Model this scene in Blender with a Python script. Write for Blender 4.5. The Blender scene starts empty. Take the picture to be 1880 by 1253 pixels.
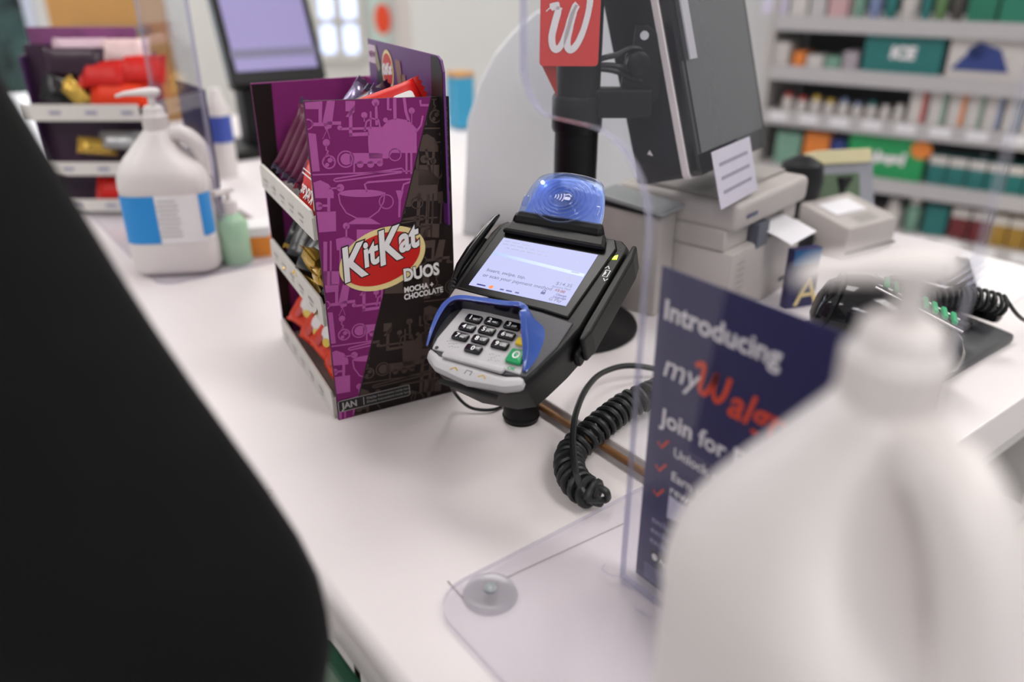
import bpy, bmesh, math, random
from mathutils import Vector, Matrix
random.seed(7)
R = math.radians
scene = bpy.context.scene
COL = scene.collection

# ------------------------------------------------------------------ camera, world, light, exposure
CT = 0.95                      # height of the customer ledge above the floor
CAMH = 0.41                    # camera above the ledge
YAW = R(37.4); PITCH = R(25.68); FPX = 28.0 / 36.0 * 1880
cam_data = bpy.data.cameras.new('camera'); cam = bpy.data.objects.new('camera', cam_data); COL.objects.link(cam)
cam.location = (0, 0, CT + CAMH); cam.rotation_euler = (math.pi / 2 - PITCH, 0, -YAW)
cam_data.lens = 28; cam_data.sensor_width = 36; cam_data.clip_start = 0.02; cam_data.clip_end = 60
cam_data.dof.use_dof = True; cam_data.dof.focus_distance = 0.70; cam_data.dof.aperture_fstop = 2.4
scene.camera = cam
world = bpy.data.worlds.new('store_light'); scene.world = world; world.use_nodes = True
bg = world.node_tree.nodes['Background']; bg.inputs[0].default_value = (0.93, 0.95, 1.0, 1); bg.inputs[1].default_value = 0.34
def area(name, loc, sx, sy, power, col=(1, .97, .94), rot=(0, 0, 0)):
    d = bpy.data.lights.new(name, 'AREA'); d.shape = 'RECTANGLE'; d.size = sx; d.size_y = sy; d.energy = power; d.color = col
    o = bpy.data.objects.new(name, d); o.location = loc; o.rotation_euler = rot; COL.objects.link(o); return o
LIGHTS = [(-1.6, -.9), (-1.6, 1.3), (-1.6, 3.5), (.9, -.9), (.9, 1.3), (.9, 3.5), (3.2, .3), (3.2, 2.6), (.9, 5.2), (3.2, 4.6)]  # farthest lamps are added to brighten the far wall
for (lx, ly) in LIGHTS: area('ceiling_lamp_light', (lx, ly, 2.93), .55, 1.15, 12.5 if ly < 1 else 8.0)
area('window_daylight', (.318, 6.23, 1.6), 1.15, 2.1, 30, (.82, .91, 1), (R(90), 0, R(142.6)))     # in the far window
vs = scene.view_settings; vs.view_transform = 'Standard'; vs.look = 'None'; vs.gamma = 1; vs.exposure = 0.60; vs.use_curve_mapping = False

# ------------------------------------------------------------------ helpers
def hdir(phi):                 # world direction for an angle right of the camera heading
    return Vector((math.sin(YAW + R(phi)), math.cos(YAW + R(phi)), 0))
CAM = Vector((0, 0, CAMH))     # coordinates below: z measured from the ledge, then lifted by CT
def ray(x, y):
    X = x - 940; v = 626.5 - y
    f = FPX * math.cos(PITCH) + v * math.sin(PITCH); u = -FPX * math.sin(PITCH) + v * math.cos(PITCH)
    c, s = math.cos(YAW), math.sin(YAW)
    return Vector((X * c + f * s, -X * s + f * c, u))
def onz(x, y, z=0.0): r = ray(x, y); return CAM + r * ((z - CAMH) / r.z)
def onx(x, y, v): r = ray(x, y); return CAM + r * (v / r.x)
def onpl(x, y, P, n): r = ray(x, y); return CAM + r * ((P - CAM).dot(n) / r.dot(n))
def atd(x, y, D): r = ray(x, y); return CAM + r * (D / r.dot(hdir(0)))

def s2l(c): return c / 12.92 if c <= .04045 else ((c + .055) / 1.055) ** 2.4
def rgb(r, g, b): return (s2l(r / 255), s2l(g / 255), s2l(b / 255), 1)
MATS = {}
def mat(name, col, rough=.5, metal=0, emit=0, glow=False, var=.06, scale=60, bump=0, spec=.5, coat=0):
    if name in MATS: return MATS[name]
    m = bpy.data.materials.new(name); m.use_nodes = True; nt = m.node_tree; b = nt.nodes['Principled BSDF']
    b.inputs['Roughness'].default_value = rough; b.inputs['Metallic'].default_value = metal
    b.inputs['Specular IOR Level'].default_value = spec; b.inputs['Coat Weight'].default_value = coat
    tc = nt.nodes.new('ShaderNodeTexCoord'); nz = nt.nodes.new('ShaderNodeTexNoise'); nz.inputs['Scale'].default_value = scale
    nz.inputs['Detail'].default_value = 3; nt.links.new(tc.outputs['Object'], nz.inputs['Vector'])
    mx = nt.nodes.new('ShaderNodeMix'); mx.data_type = 'RGBA'
    k1, k2 = 1 - var, 1 + var
    mx.inputs[6].default_value = (col[0] * k1, col[1] * k1, col[2] * k1, 1)
    mx.inputs[7].default_value = (min(col[0] * k2, 1), min(col[1] * k2, 1), min(col[2] * k2, 1), 1)
    nt.links.new(nz.outputs['Fac'], mx.inputs[0]); nt.links.new(mx.outputs[2], b.inputs['Base Color'])
    if glow: nt.links.remove(b.inputs['Base Color'].links[0]); b.inputs['Base Color'].default_value = (.01, .01, .015, 1)
    if emit:
        nt.links.new(mx.outputs[2], b.inputs['Emission Color']); b.inputs['Emission Strength'].default_value = emit
    if bump:
        bp = nt.nodes.new('ShaderNodeBump'); bp.inputs['Strength'].default_value = bump; bp.inputs['Distance'].default_value = .001
        nt.links.new(nz.outputs['Fac'], bp.inputs['Height']); nt.links.new(bp.outputs['Normal'], b.inputs['Normal'])
    MATS[name] = m; return m
def clear(name, tint, refl=1.0, rough=.02, haze=0.0, hazecol=(.8, .8, .85, 1)):
    """thin clear plastic: see-through body, Fresnel reflection, a little surface haze"""
    if name in MATS: return MATS[name]
    m = bpy.data.materials.new(name); m.use_nodes = True; nt = m.node_tree; nt.nodes.clear()
    out = nt.nodes.new('ShaderNodeOutputMaterial'); tr = nt.nodes.new('ShaderNodeBsdfTransparent'); tr.inputs[0].default_value = tint
    gl = nt.nodes.new('ShaderNodeBsdfGlossy'); gl.inputs['Roughness'].default_value = rough
    fr = nt.nodes.new('ShaderNodeLayerWeight'); fr.inputs[0].default_value = .5      # Schlick reflectance, same from both sides
    pw = nt.nodes.new('ShaderNodeMath'); pw.operation = 'POWER'; pw.inputs[1].default_value = 5; nt.links.new(fr.outputs['Facing'], pw.inputs[0])
    ml = nt.nodes.new('ShaderNodeMath'); ml.operation = 'MULTIPLY_ADD'; ml.inputs[1].default_value = .95 * refl; ml.inputs[2].default_value = .04 * refl
    nt.links.new(pw.outputs[0], ml.inputs[0])
    df = nt.nodes.new('ShaderNodeBsdfDiffuse'); df.inputs[0].default_value = hazecol
    m1 = nt.nodes.new('ShaderNodeMixShader'); m1.inputs[0].default_value = haze
    nt.links.new(tr.outputs[0], m1.inputs[1]); nt.links.new(df.outputs[0], m1.inputs[2])
    m2 = nt.nodes.new('ShaderNodeMixShader'); nt.links.new(ml.outputs[0], m2.inputs[0])
    nt.links.new(m1.outputs[0], m2.inputs[1]); nt.links.new(gl.outputs[0], m2.inputs[2]); nt.links.new(m2.outputs[0], out.inputs[0])
    MATS[name] = m; return m

class B:
    """collects geometry, then links it as one mesh object"""
    def __init__(s): s.v = []; s.f = []
    def add(s, vs, fs, M=None):
        n = len(s.v)
        for p in vs: s.v.append(tuple((M @ Vector(p)) if M else p))
        for f in fs: s.f.append(tuple(i + n for i in f))
        return s
    def box(s, c, d, M=None):
        x, y, z = d[0] / 2, d[1] / 2, d[2] / 2
        vs = [(c[0] + a * x, c[1] + b * y, c[2] + e * z) for a in (-1, 1) for b in (-1, 1) for e in (-1, 1)]
        return s.add(vs, [(0, 1, 3, 2), (4, 6, 7, 5), (0, 4, 5, 1), (2, 3, 7, 6), (0, 2, 6, 4), (1, 5, 7, 3)], M)
    def loft(s, rings, cap=True, closed=True, M=None):
        n = len(rings[0]); vs = [p for r in rings for p in r]; fs = []
        for i in range(len(rings) - 1):
            for j in range(n if closed else n - 1):
                k = (j + 1) % n; fs.append((i * n + j, i * n + k, (i + 1) * n + k, (i + 1) * n + j))
        if cap:
            fs.append(tuple(range(n - 1, -1, -1))); o = (len(rings) - 1) * n; fs.append(tuple(range(o, o + n)))
        return s.add(vs, fs, M)
    def prism(s, poly, z0, z1, M=None):
        return s.loft([[(x, y, z0) for x, y in poly], [(x, y, z1) for x, y in poly]], M=M)
    def lathe(s, prof, n=28, c=(0, 0, 0), M=None, cap=True):
        return s.loft([[(c[0] + r * math.cos(2 * math.pi * j / n), c[1] + r * math.sin(2 * math.pi * j / n), c[2] + z) for j in range(n)] for r, z in prof], cap=cap, M=M)
    def tube(s, pts, r, n=8, M=None):
        pts = [Vector(p) for p in pts]; rings = []; up = None
        for i, p in enumerate(pts):
            t = (pts[min(i + 1, len(pts) - 1)] - pts[max(i - 1, 0)]).normalized()
            if up is None: up = t.orthogonal().normalized()
            up = (up - t * up.dot(t)).normalized(); sd = t.cross(up)
            rr = r[i] if isinstance(r, (list, tuple)) else r
            rings.append([tuple(p + up * rr * math.cos(2 * math.pi * j / n) + sd * rr * math.sin(2 * math.pi * j / n)) for j in range(n)])
        return s.loft(rings, M=M)
    def obj(s, name, m, parent=None, smooth=False, bevel=0, seg=2, M=None, world=False, weld=0):
        me = bpy.data.meshes.new(name); me.from_pydata([tuple(M @ Vector(p)) for p in s.v] if M else s.v, [], s.f)
        bm = bmesh.new(); bm.from_mesh(me)
        if weld: bmesh.ops.remove_doubles(bm, verts=bm.verts, dist=weld)
        bmesh.ops.recalc_face_normals(bm, faces=bm.faces)
        if bevel:
            es = [e for e in bm.edges if len(e.link_faces) == 2 and e.calc_face_angle(0) > .5]
            bmesh.ops.bevel(bm, geom=es, offset=bevel, segments=seg, profile=.5, affect='EDGES', clamp_overlap=True)
        bm.to_mesh(me); bm.free()
        if smooth:
            for p in me.polygons: p.use_smooth = True
            if smooth != 'all':
                try: me.set_sharp_from_angle(angle=R(38))
                except Exception: pass
        me.materials.append(m)
        o = bpy.data.objects.new(name, me); COL.objects.link(o)
        if parent:
            o.parent = parent
            if world: o.matrix_parent_inverse = parent.matrix_basis.inverted()
        return o
def lift(v): return Vector((v[0], v[1], v[2] + CT))
def tag(o, label, cat=None, group=None, kind=None):
    o['label'] = label
    if cat: o['category'] = cat
    if group: o['group'] = group
    if kind: o['kind'] = kind
    return o
def thing(name, label, cat, M=None, group=None):
    o = bpy.data.objects.new(name, None); COL.objects.link(o); o.empty_display_size = .02
    if M is not None: o.matrix_basis = M
    return tag(o, label, cat, group)
def frame(P, ex, ey, ez=None):
    ex = Vector(ex).normalized(); ey = Vector(ey).normalized(); ez = ex.cross(ey) if ez is None else Vector(ez)
    M = Matrix((ex, ey, ez)).transposed().to_4x4(); M.translation = P; return M
def yawed(P, deg): return Matrix.Translation(P) @ Matrix.Rotation(R(deg), 4, 'Z')
def rrect(w, h, r, n=5, cx=0, cy=0):
    out = []
    for (sx, sy, a0) in ((1, 1, 0), (-1, 1, 90), (-1, -1, 180), (1, -1, 270)):
        for k in range(n + 1):
            a = R(a0 + 90 * k / n); out.append((cx + sx * (w / 2 - r) + r * math.cos(a), cy + sy * (h / 2 - r) + r * math.sin(a)))
    return out
def ell(cx, cy, rx, ry, n=40, rot=0):
    c, s = math.cos(rot), math.sin(rot)
    return [(cx + rx * math.cos(t) * c - ry * math.sin(t) * s, cy + rx * math.cos(t) * s + ry * math.sin(t) * c) for t in [2 * math.pi * i / n for i in range(n)]]
def spline(pts, n=8, closed=False):
    pts = [Vector(p) for p in pts]; out = []; N = len(pts)
    for i in range(N if closed else N - 1):
        g = (lambda k: pts[k % N]) if closed else (lambda k: pts[max(0, min(N - 1, k))])
        a, b, c, d = g(i - 1), g(i), g(i + 1), g(i + 2)
        for k in range(n):
            t = k / n; out.append(.5 * ((2 * b) + (c - a) * t + (2 * a - 5 * b + 4 * c - d) * t * t + (3 * b - a - 3 * c + d) * t ** 3))
    if not closed: out.append(pts[-1])
    return out
def stroke(pts, w):
    """outline polygon strips of a 2D stroke; w number or list"""
    pts = [Vector((p[0], p[1])) for p in pts]; L = []; Rr = []
    for i, p in enumerate(pts):
        t = (pts[min(i + 1, len(pts) - 1)] - pts[max(i - 1, 0)]); t = t.normalized() if t.length else Vector((1, 0))
        nrm = Vector((-t.y, t.x)); ww = (w[i] if isinstance(w, (list, tuple)) else w) / 2
        L.append(p + nrm * ww); Rr.append(p - nrm * ww)
    return [[tuple(L[i]), tuple(L[i + 1]), tuple(Rr[i + 1]), tuple(Rr[i])] for i in range(len(pts) - 1)]
_tc = {}
def text2d(body, size=1.0, off=0.0, shear=0.0, align='LEFT', space=1.0):
    key = (body, size, off, shear, align, space)
    if key in _tc: return _tc[key]
    cu = bpy.data.curves.new('t', 'FONT'); cu.body = body; cu.size = size; cu.offset = off; cu.shear = shear; cu.align_x = align
    cu.resolution_u = 3; cu.space_character = space
    o = bpy.data.objects.new('t', cu); COL.objects.link(o)
    dg = bpy.context.evaluated_depsgraph_get(); me = bpy.data.meshes.new_from_object(o.evaluated_get(dg))
    r = ([tuple(v.co) for v in me.vertices], [tuple(p.vertices) for p in me.polygons])
    bpy.data.objects.remove(o); bpy.data.curves.remove(cu); bpy.data.meshes.remove(me)
    _tc[key] = r; return r
class Print:
    """flat print made of 2D polygons, optionally clipped by half planes, lying on a local xy plane"""
    def __init__(s): s.bm = bmesh.new()
    def poly(s, pts):
        vs = [s.bm.verts.new((p[0], p[1], 0)) for p in pts]
        try: f = s.bm.faces.new(vs)
        except ValueError: return s
        f.normal_update()
        if f.normal.z < 0: f.normal_flip()
        return s
    def polys(s, L):
        for p in L: s.poly(p)
        return s
    def text(s, body, x, y, size, off=0, shear=0, align='LEFT', rot=0, sx=1, space=1.0):
        v, f = text2d(body, size, off, shear, align, space); c, sn = math.cos(rot), math.sin(rot)
        vv = [s.bm.verts.new((x + (a * sx) * c - b * sn, y + (a * sx) * sn + b * c, 0)) for a, b, _ in v]
        for q in f:
            try: s.bm.faces.new([vv[i] for i in q])
            except ValueError: pass
        return s
    def clip(s, p, n):
        bmesh.ops.bisect_plane(s.bm, geom=s.bm.verts[:] + s.bm.edges[:] + s.bm.faces[:], plane_co=(p[0], p[1], 0), plane_no=(n[0], n[1], 0), clear_outer=True)
        return s
    def obj(s, name, m, parent, M=None, z=0.0, world=False):
        bmesh.ops.triangulate(s.bm, faces=s.bm.faces)
        T = (M if M else Matrix()) @ Matrix.Translation((0, 0, z))
        s.bm.transform(T); me = bpy.data.meshes.new(name); s.bm.to_mesh(me); s.bm.free(); me.materials.append(m)
        o = bpy.data.objects.new(name, me); COL.objects.link(o); o.parent = parent
        if name in ('lip_print', 'dark_print', 'braille_marks', 'machine_print'): o['kind'] = 'stuff'      # print too small to pick apart
        if world: o.matrix_parent_inverse = parent.matrix_basis.inverted()
        return o
def structure(o, label=None):
    o['kind'] = 'structure'
    if label: o['label'] = label
    return o
ORD = ['first', 'second', 'third', 'fourth', 'fifth', 'sixth', 'seventh', 'eighth', 'ninth', 'tenth', 'eleventh', 'twelfth', 'thirteenth', 'fourteenth']

# ------------------------------------------------------------------ materials
WHITE = mat('white_laminate', rgb(221, 214, 215), .42, var=.015, scale=25, bump=.03)
WHITE2 = mat('grey_white_laminate', rgb(205, 202, 202), .5, var=.02)
BROWN = mat('worn_brown_edge', rgb(122, 84, 48), .6, var=.25, scale=40)
BLACK = mat('black_plastic', rgb(13, 13, 14), .42, var=.1, scale=300, bump=.05, spec=.28)
BLACKG = mat('gloss_black', rgb(9, 9, 11), .12, var=.05)
BLACKM = mat('matte_black_metal', rgb(10, 10, 11), .5, var=.05, spec=.3)
RUBBER = mat('cord_rubber', rgb(20, 23, 24), .45, var=.06, scale=200)
CLOTH = mat('black_coat_fabric', rgb(13, 14, 14), .9, var=.25, scale=30, bump=.3, spec=.15)
JUG = mat('white_hdpe', rgb(219, 213, 212), .38, var=.02, scale=20)
BLUEL = mat('blue_label', rgb(38, 140, 214), .45, var=.04)
PAPER = mat('white_paper', rgb(232, 230, 232), .7, var=.02)
GREYTXT = mat('grey_ink', rgb(120, 120, 126), .7)
BEIGE = mat('beige_plastic', rgb(184, 177, 171), .5, var=.03, scale=80, bump=.04)
BEIGED = mat('dark_beige_plastic', rgb(160, 155, 149), .55, var=.03)
DARK = mat('dark_gap', rgb(18, 18, 19), .7)
PURPLE = mat('purple_card', rgb(124, 32, 102), .6, var=.04, scale=150, spec=.25)
LILAC = mat('lilac_print', rgb(178, 88, 158), .6, var=.04, scale=150, spec=.25)
BROWNC = mat('dark_brown_card', rgb(31, 20, 19), .55, var=.06, scale=150, spec=.25)
TAUPE = mat('taupe_print', rgb(78, 64, 58), .55, var=.05, scale=150, spec=.25)
CREAM = mat('cream_print', rgb(234, 212, 150), .5)
REDP = mat('red_print', rgb(200, 30, 24), .45)
WHITEP = mat('white_print', rgb(235, 230, 230), .5)
BLACKP = mat('black_print', rgb(16, 14, 15), .5)
CARDW = mat('white_card_edge', rgb(216, 211, 206), .6, var=.04)
ORANGE = mat('orange_foil', rgb(222, 54, 12), .45, var=.15, scale=30, spec=.3)
REDF = mat('red_foil', rgb(196, 20, 12), .4, var=.15, scale=40, spec=.3)
GOLD = mat('gold_foil', rgb(196, 160, 74), .25, metal=.7, var=.2, scale=50)
BLKF = mat('black_foil', rgb(22, 22, 25), .25, var=.3, scale=40)
PLUM = mat('plum_foil', rgb(96, 20, 62), .3, var=.12, scale=50)
PLUMD = mat('dark_plum_foil', rgb(45, 14, 38), .3, var=.15, scale=50)
SILVF = mat('silver_foil', rgb(150, 140, 170), .2, metal=.8, var=.3, scale=60)
NAVY = mat('navy_print', rgb(27, 25, 82), .4, var=.03)
NAVYR = mat('orange_red_print', rgb(226, 72, 36), .5)
ACR = clear('clear_acrylic', (.955, .955, .975, 1), .75, .01, .006)
ACRE = clear('acrylic_edge', (.72, .72, .86, 1), 1.2, .1, .38, (.60, .59, .72, 1))
PEDGE = clear('plate_edge', (.86, .85, .92, 1), .5, .1, .25, (.66, .64, .72, 1))
PLATE = clear('clear_plate', (.965, .96, .975, 1), .45, .06, .10, (.80, .77, .82, 1))
CUP = clear('clear_vinyl', (.95, .95, .96, 1), .6, .15, .08, (.7, .7, .74, 1))

# ------------------------------------------------------------------ setting: floor, ceiling, walls
FLOOR = mat('vinyl_floor', rgb(212, 206, 200), .35, var=.08, scale=6)
structure(B().box((1.2, 2.5, -.05), (10, 11, .1)).obj('floor', FLOOR))
structure(B().box((1.2, 2.5, 3.05), (10, 11, .1)).obj('ceiling', mat('ceiling_tile', rgb(225, 224, 222), .9, var=.05, scale=30)))
LAMP = mat('lamp_diffuser', (1, .97, .94, 1), .5, emit=3.0, var=0)
for i, (lx, ly) in enumerate(LIGHTS):
    t = thing('ceiling_light', 'recessed rectangular ceiling light panel above the checkout, %s of ten' % ORD[i], 'light', Matrix.Translation((lx, ly, 2.94)), 'ceiling lights')
    fr = B()
    for sx in (-1, 1): fr.box((sx * .3, 0, .03), (.05, 1.3, .06)); fr.box((0, sx * .625, .03), (.55, .05, .06))
    fr.obj('frame', WHITE2, t); B().box((0, 0, .035), (.55, 1.2, .02)).obj('diffuser', LAMP, t)
WALLM = mat('painted_wall', rgb(206, 206, 204), .8, var=.03, scale=3)
h0 = hdir(0); h90 = hdir(90)
BACKP = lift(atd(940, 100, 5.2)); BACKP.z = 0
MB_ = frame(BACKP, h90, (0, 0, 1))     # far wall frame: x right, y up, z towards the camera
def wallrect(x0, y0, x1, y1, D=5.2):
    a = lift(atd(x0, y0, D)); b = lift(atd(x1, y1, D)); a = MB_.inverted() @ a; b = MB_.inverted() @ b
    return a.x, b.y, b.x, a.y            # x0, ybottom, x1, ytop
# far wall with window openings (left part is glass)
wx0 = wallrect(575, 0, 668, 105); wl = wallrect(-420, -260, 128, 330)
def wallbox(b, x0, y0, x1, y1, d=.1, z=0): b.box(((x0 + x1) / 2, (y0 + y1) / 2, z - d / 2), (x1 - x0, y1 - y0, d))
w = B(); gx0, gy0, gx1, gy1 = wx0; lx0, ly0, lx1, ly1 = wl
wallbox(w, lx1, 0, gx0, 3.0); wallbox(w, gx1, 0, 3.8, 3.0); wallbox(w, gx0, 0, gx1, gy0)
wallbox(w, gx0, gy1 + .9, gx1, 3.0); wallbox(w, lx0, 0, lx1, .5); wallbox(w, lx0, 2.7, lx1, 3.0)
structure(w.obj('wall_back', WALLM, M=MB_))
SKYG = mat('daylight_glow', rgb(214, 222, 255), .3, emit=1.15, var=.05, scale=3)
GRN = mat('garden_green', rgb(70, 104, 92), .9, var=.7, scale=2.5)
wn = structure(B().box(((gx0 + gx1) / 2, (gy0 + gy1 + .9) / 2, -.08), (gx1 - gx0, gy1 + .9 - gy0, .01)).obj('window_2', clear('window_glass', (.93, .96, .98, 1)), M=MB_))
fb = B()
for x in (gx0, (gx0 + gx1) / 2, gx1): fb.box((x, (gy0 + gy1 + .9) / 2, .0), (.05, gy1 + .9 - gy0, .06))
fb.box(((gx0 + gx1) / 2, gy0, 0), (gx1 - gx0, .05, .06)); fb.box(((gx0 + gx1) / 2, gy1 - .12, 0), (gx1 - gx0, .04, .06))
fb.obj('window_frame', WALLM, wn, M=MB_, bevel=.004)
wn = structure(B().box(((lx0 + lx1) / 2, 1.6, -.08), (lx1 - lx0, 2.2, .01)).obj('window_1', MATS['window_glass'], M=MB_))
fb = B(); m0 = wallrect(45, 0, 82, 100); m1 = wallrect(108, 0, 135, 100)
MUL = mat('pale_window_mullion', rgb(205, 212, 232), .5); MULG = mat('grey_window_frame', rgb(120, 124, 124), .5)
B().box(((m0[0] + m0[2]) / 2, 1.6, 0), (m0[2] - m0[0], 2.2, .08)).obj('mullion', MUL, wn, M=MB_)
B().box(((m1[0] + m1[2]) / 2, 1.6, 0), (m1[2] - m1[0], 2.2, .08)).obj('window_frame', MULG, wn, M=MB_)
# greenery and daylight beyond the windows
hedge = B()
rs = random.Random(3)
for i in range(260):
    c = Vector((lx0 - .3 + rs.random() * (lx1 - lx0 + .5), .3 + rs.random() * 2.6, -.9 - rs.random() * .5)); r = .10 + rs.random() * .12
    pr = [[(c.x + r * math.cos(a) * math.cos(e), c.y + r * math.sin(a) * math.cos(e) * 1.2, c.z + r * math.sin(e)) for a in [2 * math.pi * k / 6 + i for k in range(6)]] for e in (-1.2, -.4, .4, 1.2)]
    hedge.loft(pr)
o = hedge.obj('hedge', GRN, M=MB_); tag(o, 'blurred green shrubbery outside the far left window', 'shrub', kind='stuff')
o = B().box(((gx0 + gx1) / 2, 1.6, -.6), (1.6, 3.0, .05)).obj('daylight_sheet', SKYG, M=MB_); structure(o, 'bright daylight outside behind the monitor')  # glowing sheet put outside the window in place of daylight
# tan partition with grey rail left of the pane
D1 = 3.6
def cambox(name, x0, y0, x1, y1, D, dep, m, parent=None, bevel=0, yaw=0, zbot=None):
    """box whose front face spans a pixel rectangle at heading distance D; facing the camera heading"""
    a = lift(atd(x0, y1, D)); b = lift(atd(x1, y0, D)); z0 = a.z if zbot is None else zbot
    wd = (b - a).dot(h90); c = (a + b) / 2; M = frame(Vector((c.x, c.y, 0)), h90, h0, (0, 0, 1))
    bb = B().box((0, dep / 2, (z0 + b.z) / 2), (wd, dep, b.z - z0))
    return bb.obj(name, m, parent, bevel=bevel, M=M, world=bool(parent))
TAN = mat('tan_laminate', rgb(196, 146, 84), .6, var=.08, scale=8)
t = thing('counter_partition', 'tan laminate partition with a grey rail behind the candy rack', 'partition', Matrix.Translation(Vector((atd(200, 60, D1).x, atd(200, 60, D1).y, 0))))
cambox('panel', 128, -140, 268, 200, D1, .05, TAN, t, zbot=0)
cambox('rail', 158, 50, 268, 62, D1 - .03, .03, MULG, t); cambox('rail', 158, 50, 166, 200, D1 - .03, .03, MULG, t)
# posters on the far wall
def poster(name, label, x0, y0, x1, y1, m):
    r = wallrect(x0, y0, x1, y1, 5.18); t = thing(name, label, 'poster', MB_ @ Matrix.Translation(((r[0] + r[2]) / 2, (r[1] + r[3]) / 2, .012)))
    B().box((0, 0, 0), (r[2] - r[0], r[3] - r[1], .008)).obj('sheet', m, t); return t, r
PINKW = mat('pale_poster', rgb(214, 206, 204), .7, var=.02)
t, r = poster('wall_poster', 'pale poster with red heading and grey line on the far wall', 715, -190, 860, 125, PINKW)
cx_, cy_ = (r[0] + r[2]) / 2, (r[1] + r[3]) / 2
p = Print(); q = wallrect(752, 0, 815, 22, 5.18)
p.text('Sale', -.1, q[1] - cy_ + .01, .14, .004).obj('heading', mat('coral_ink', rgb(222, 120, 110), .7), t, z=.006)
p = Print(); q = wallrect(760, 44, 830, 62, 5.18); p.text('stores', q[0] - cx_ - .02, q[1] - cy_, .09, .003).obj('line', mat('pale_grey_ink', rgb(150, 150, 165), .7), t, z=.006)
t, r = poster('wall_poster', 'teal and white poster with an orange-red disc beside the window', 672, -60, 716, 80, mat('teal_white_poster', rgb(190, 214, 208), .7, var=.15, scale=4))
q = wallrect(688, 14, 712, 56, 5.18); Print().poly(ell(.02, (q[1] + q[3]) / 2 - (r[1] + r[3]) / 2, .05, .09)).obj('disc', NAVYR, t, z=.006)
t, r = poster('wall_poster', 'blue-grey advert with a person shape, right of the pale poster', 862, -190, 955, 190, mat('bluegrey_poster', rgb(186, 200, 212), .7, var=.1, scale=3))
q = wallrect(868, -100, 905, 42, 5.18); Print().poly(rrect(q[2] - q[0], q[3] - q[1], .03, 5, (q[0] + q[2]) / 2 - (r[0] + r[2]) / 2, (q[1] + q[3]) / 2 - (r[1] + r[3]) / 2)).obj('figure', mat('steel_blue_ink', rgb(126, 164, 182), .7), t, z=.006)
# right-hand side wall behind the shelves
SH = hdir(125); SHN = hdir(215)
SHP = atd(1640, 300, 2.5)
MS = frame(Vector((SHP.x, SHP.y, CT)), SH, (0, 0, 1))      # shelf frame: x along the shelf, y up, z towards the aisle
structure(B().box((0.6, .6, -.62), (6.2, 3.1, .1)).obj('wall_right', WALLM, M=MS))
# ------------------------------------------------------------------ checkout counter
VL = .157; VS = .44; ZS = .012       # customer edge, step to the service worktop, step height
UN = .241; VR = 1.24
t = thing('checkout_counter', 'long white laminate customer ledge of the checkout, with a rounded front edge', 'counter', Matrix.Translation((.3, 1.2, 0)))
prof = [(VS - .004, 0), (VL + .012, 0)] + [(VL + .012 - .012 * math.sin(a), -.012 + .012 * math.cos(a)) for a in [R(15 * k) for k in range(1, 7)]] + [(VL, -.034), (VL + .004, -.04), (VS - .004, -.04)]
B().loft([[(x, y, CT + z) for x, z in prof] for y in (-.55, 3.2)]).obj('counter_top', WHITE, t, smooth=True, world=True)
B().box((.315, 1.325, (CT - .04) / 2), (.23, 3.7, CT - .041)).obj('base', WHITE2, t, world=True, bevel=.003)
B().box((.205, 1.325, .06), (.012, 3.7, .12)).obj('kick_plate', BLACKM, t, world=True)
t = thing('service_worktop', 'white raised service worktop behind the ledge, with a worn brown front edge', 'worktop', Matrix.Translation((.85, 1.2, 0)))
B().box(((VS + VR) / 2 + .004, (UN + 2.3) / 2, CT + ZS - .025), (VR - VS - .008, 2.3 - UN, .05)).obj('worktop_slab', mat('worktop_laminate', rgb(224, 218, 219), .45, var=.015, scale=25), t, world=True, bevel=.002)
B().box((VS - .001, (UN + 2.3) / 2, CT + ZS - .004), (.006, 2.3 - UN, .007)).obj('edge_trim', BROWN, t, world=True, bevel=.0028, seg=3, smooth=True)
B().box((VR - .02, (UN + 2.3) / 2 + .02, (CT - .04) / 2), (.02, 2.2 - UN, CT - .04)).obj('side_panel', WHITE2, t, world=True)
B().box((.83, UN + .03, CT - .062), (.70, .02, .05)).obj('apron', WHITE2, t, world=True)
B().box((.86, UN + .18, (CT - .09) / 2), (.02, .28, CT - .09)).obj('divider_panel', WHITE2, t, world=True, bevel=.002)
B().box((.86, UN + .036, (CT - .09) / 2), (.022, .008, CT - .09)).obj('edge_band', CARDW, t, world=True)
B().box((.83, UN + .34, (CT - .09) / 2), (.7, .02, CT - .09)).obj('back_panel', mat('beige_board', rgb(196, 184, 168), .6), t, world=True)
B().box((.83, UN + .19, .62), (.7, .28, .02)).obj('shelf', WHITE2, t, world=True)
# scuffs and stain on the ledge are flat marks
c = onz(487, 908)
o = Print(); ring = [Vector((c.x + .006 * math.cos(a) * (1 + .2 * math.sin(3 * a)), c.y + .004 * math.sin(a))) for a in [R(15 * k) for k in range(23)]]
o.polys(stroke(ring, .0007)).obj('stain', mat('faint_brown_stain', rgb(186, 168, 166), .6), bpy.data.objects['checkout_counter'], z=CT + .0003, world=True)
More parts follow.
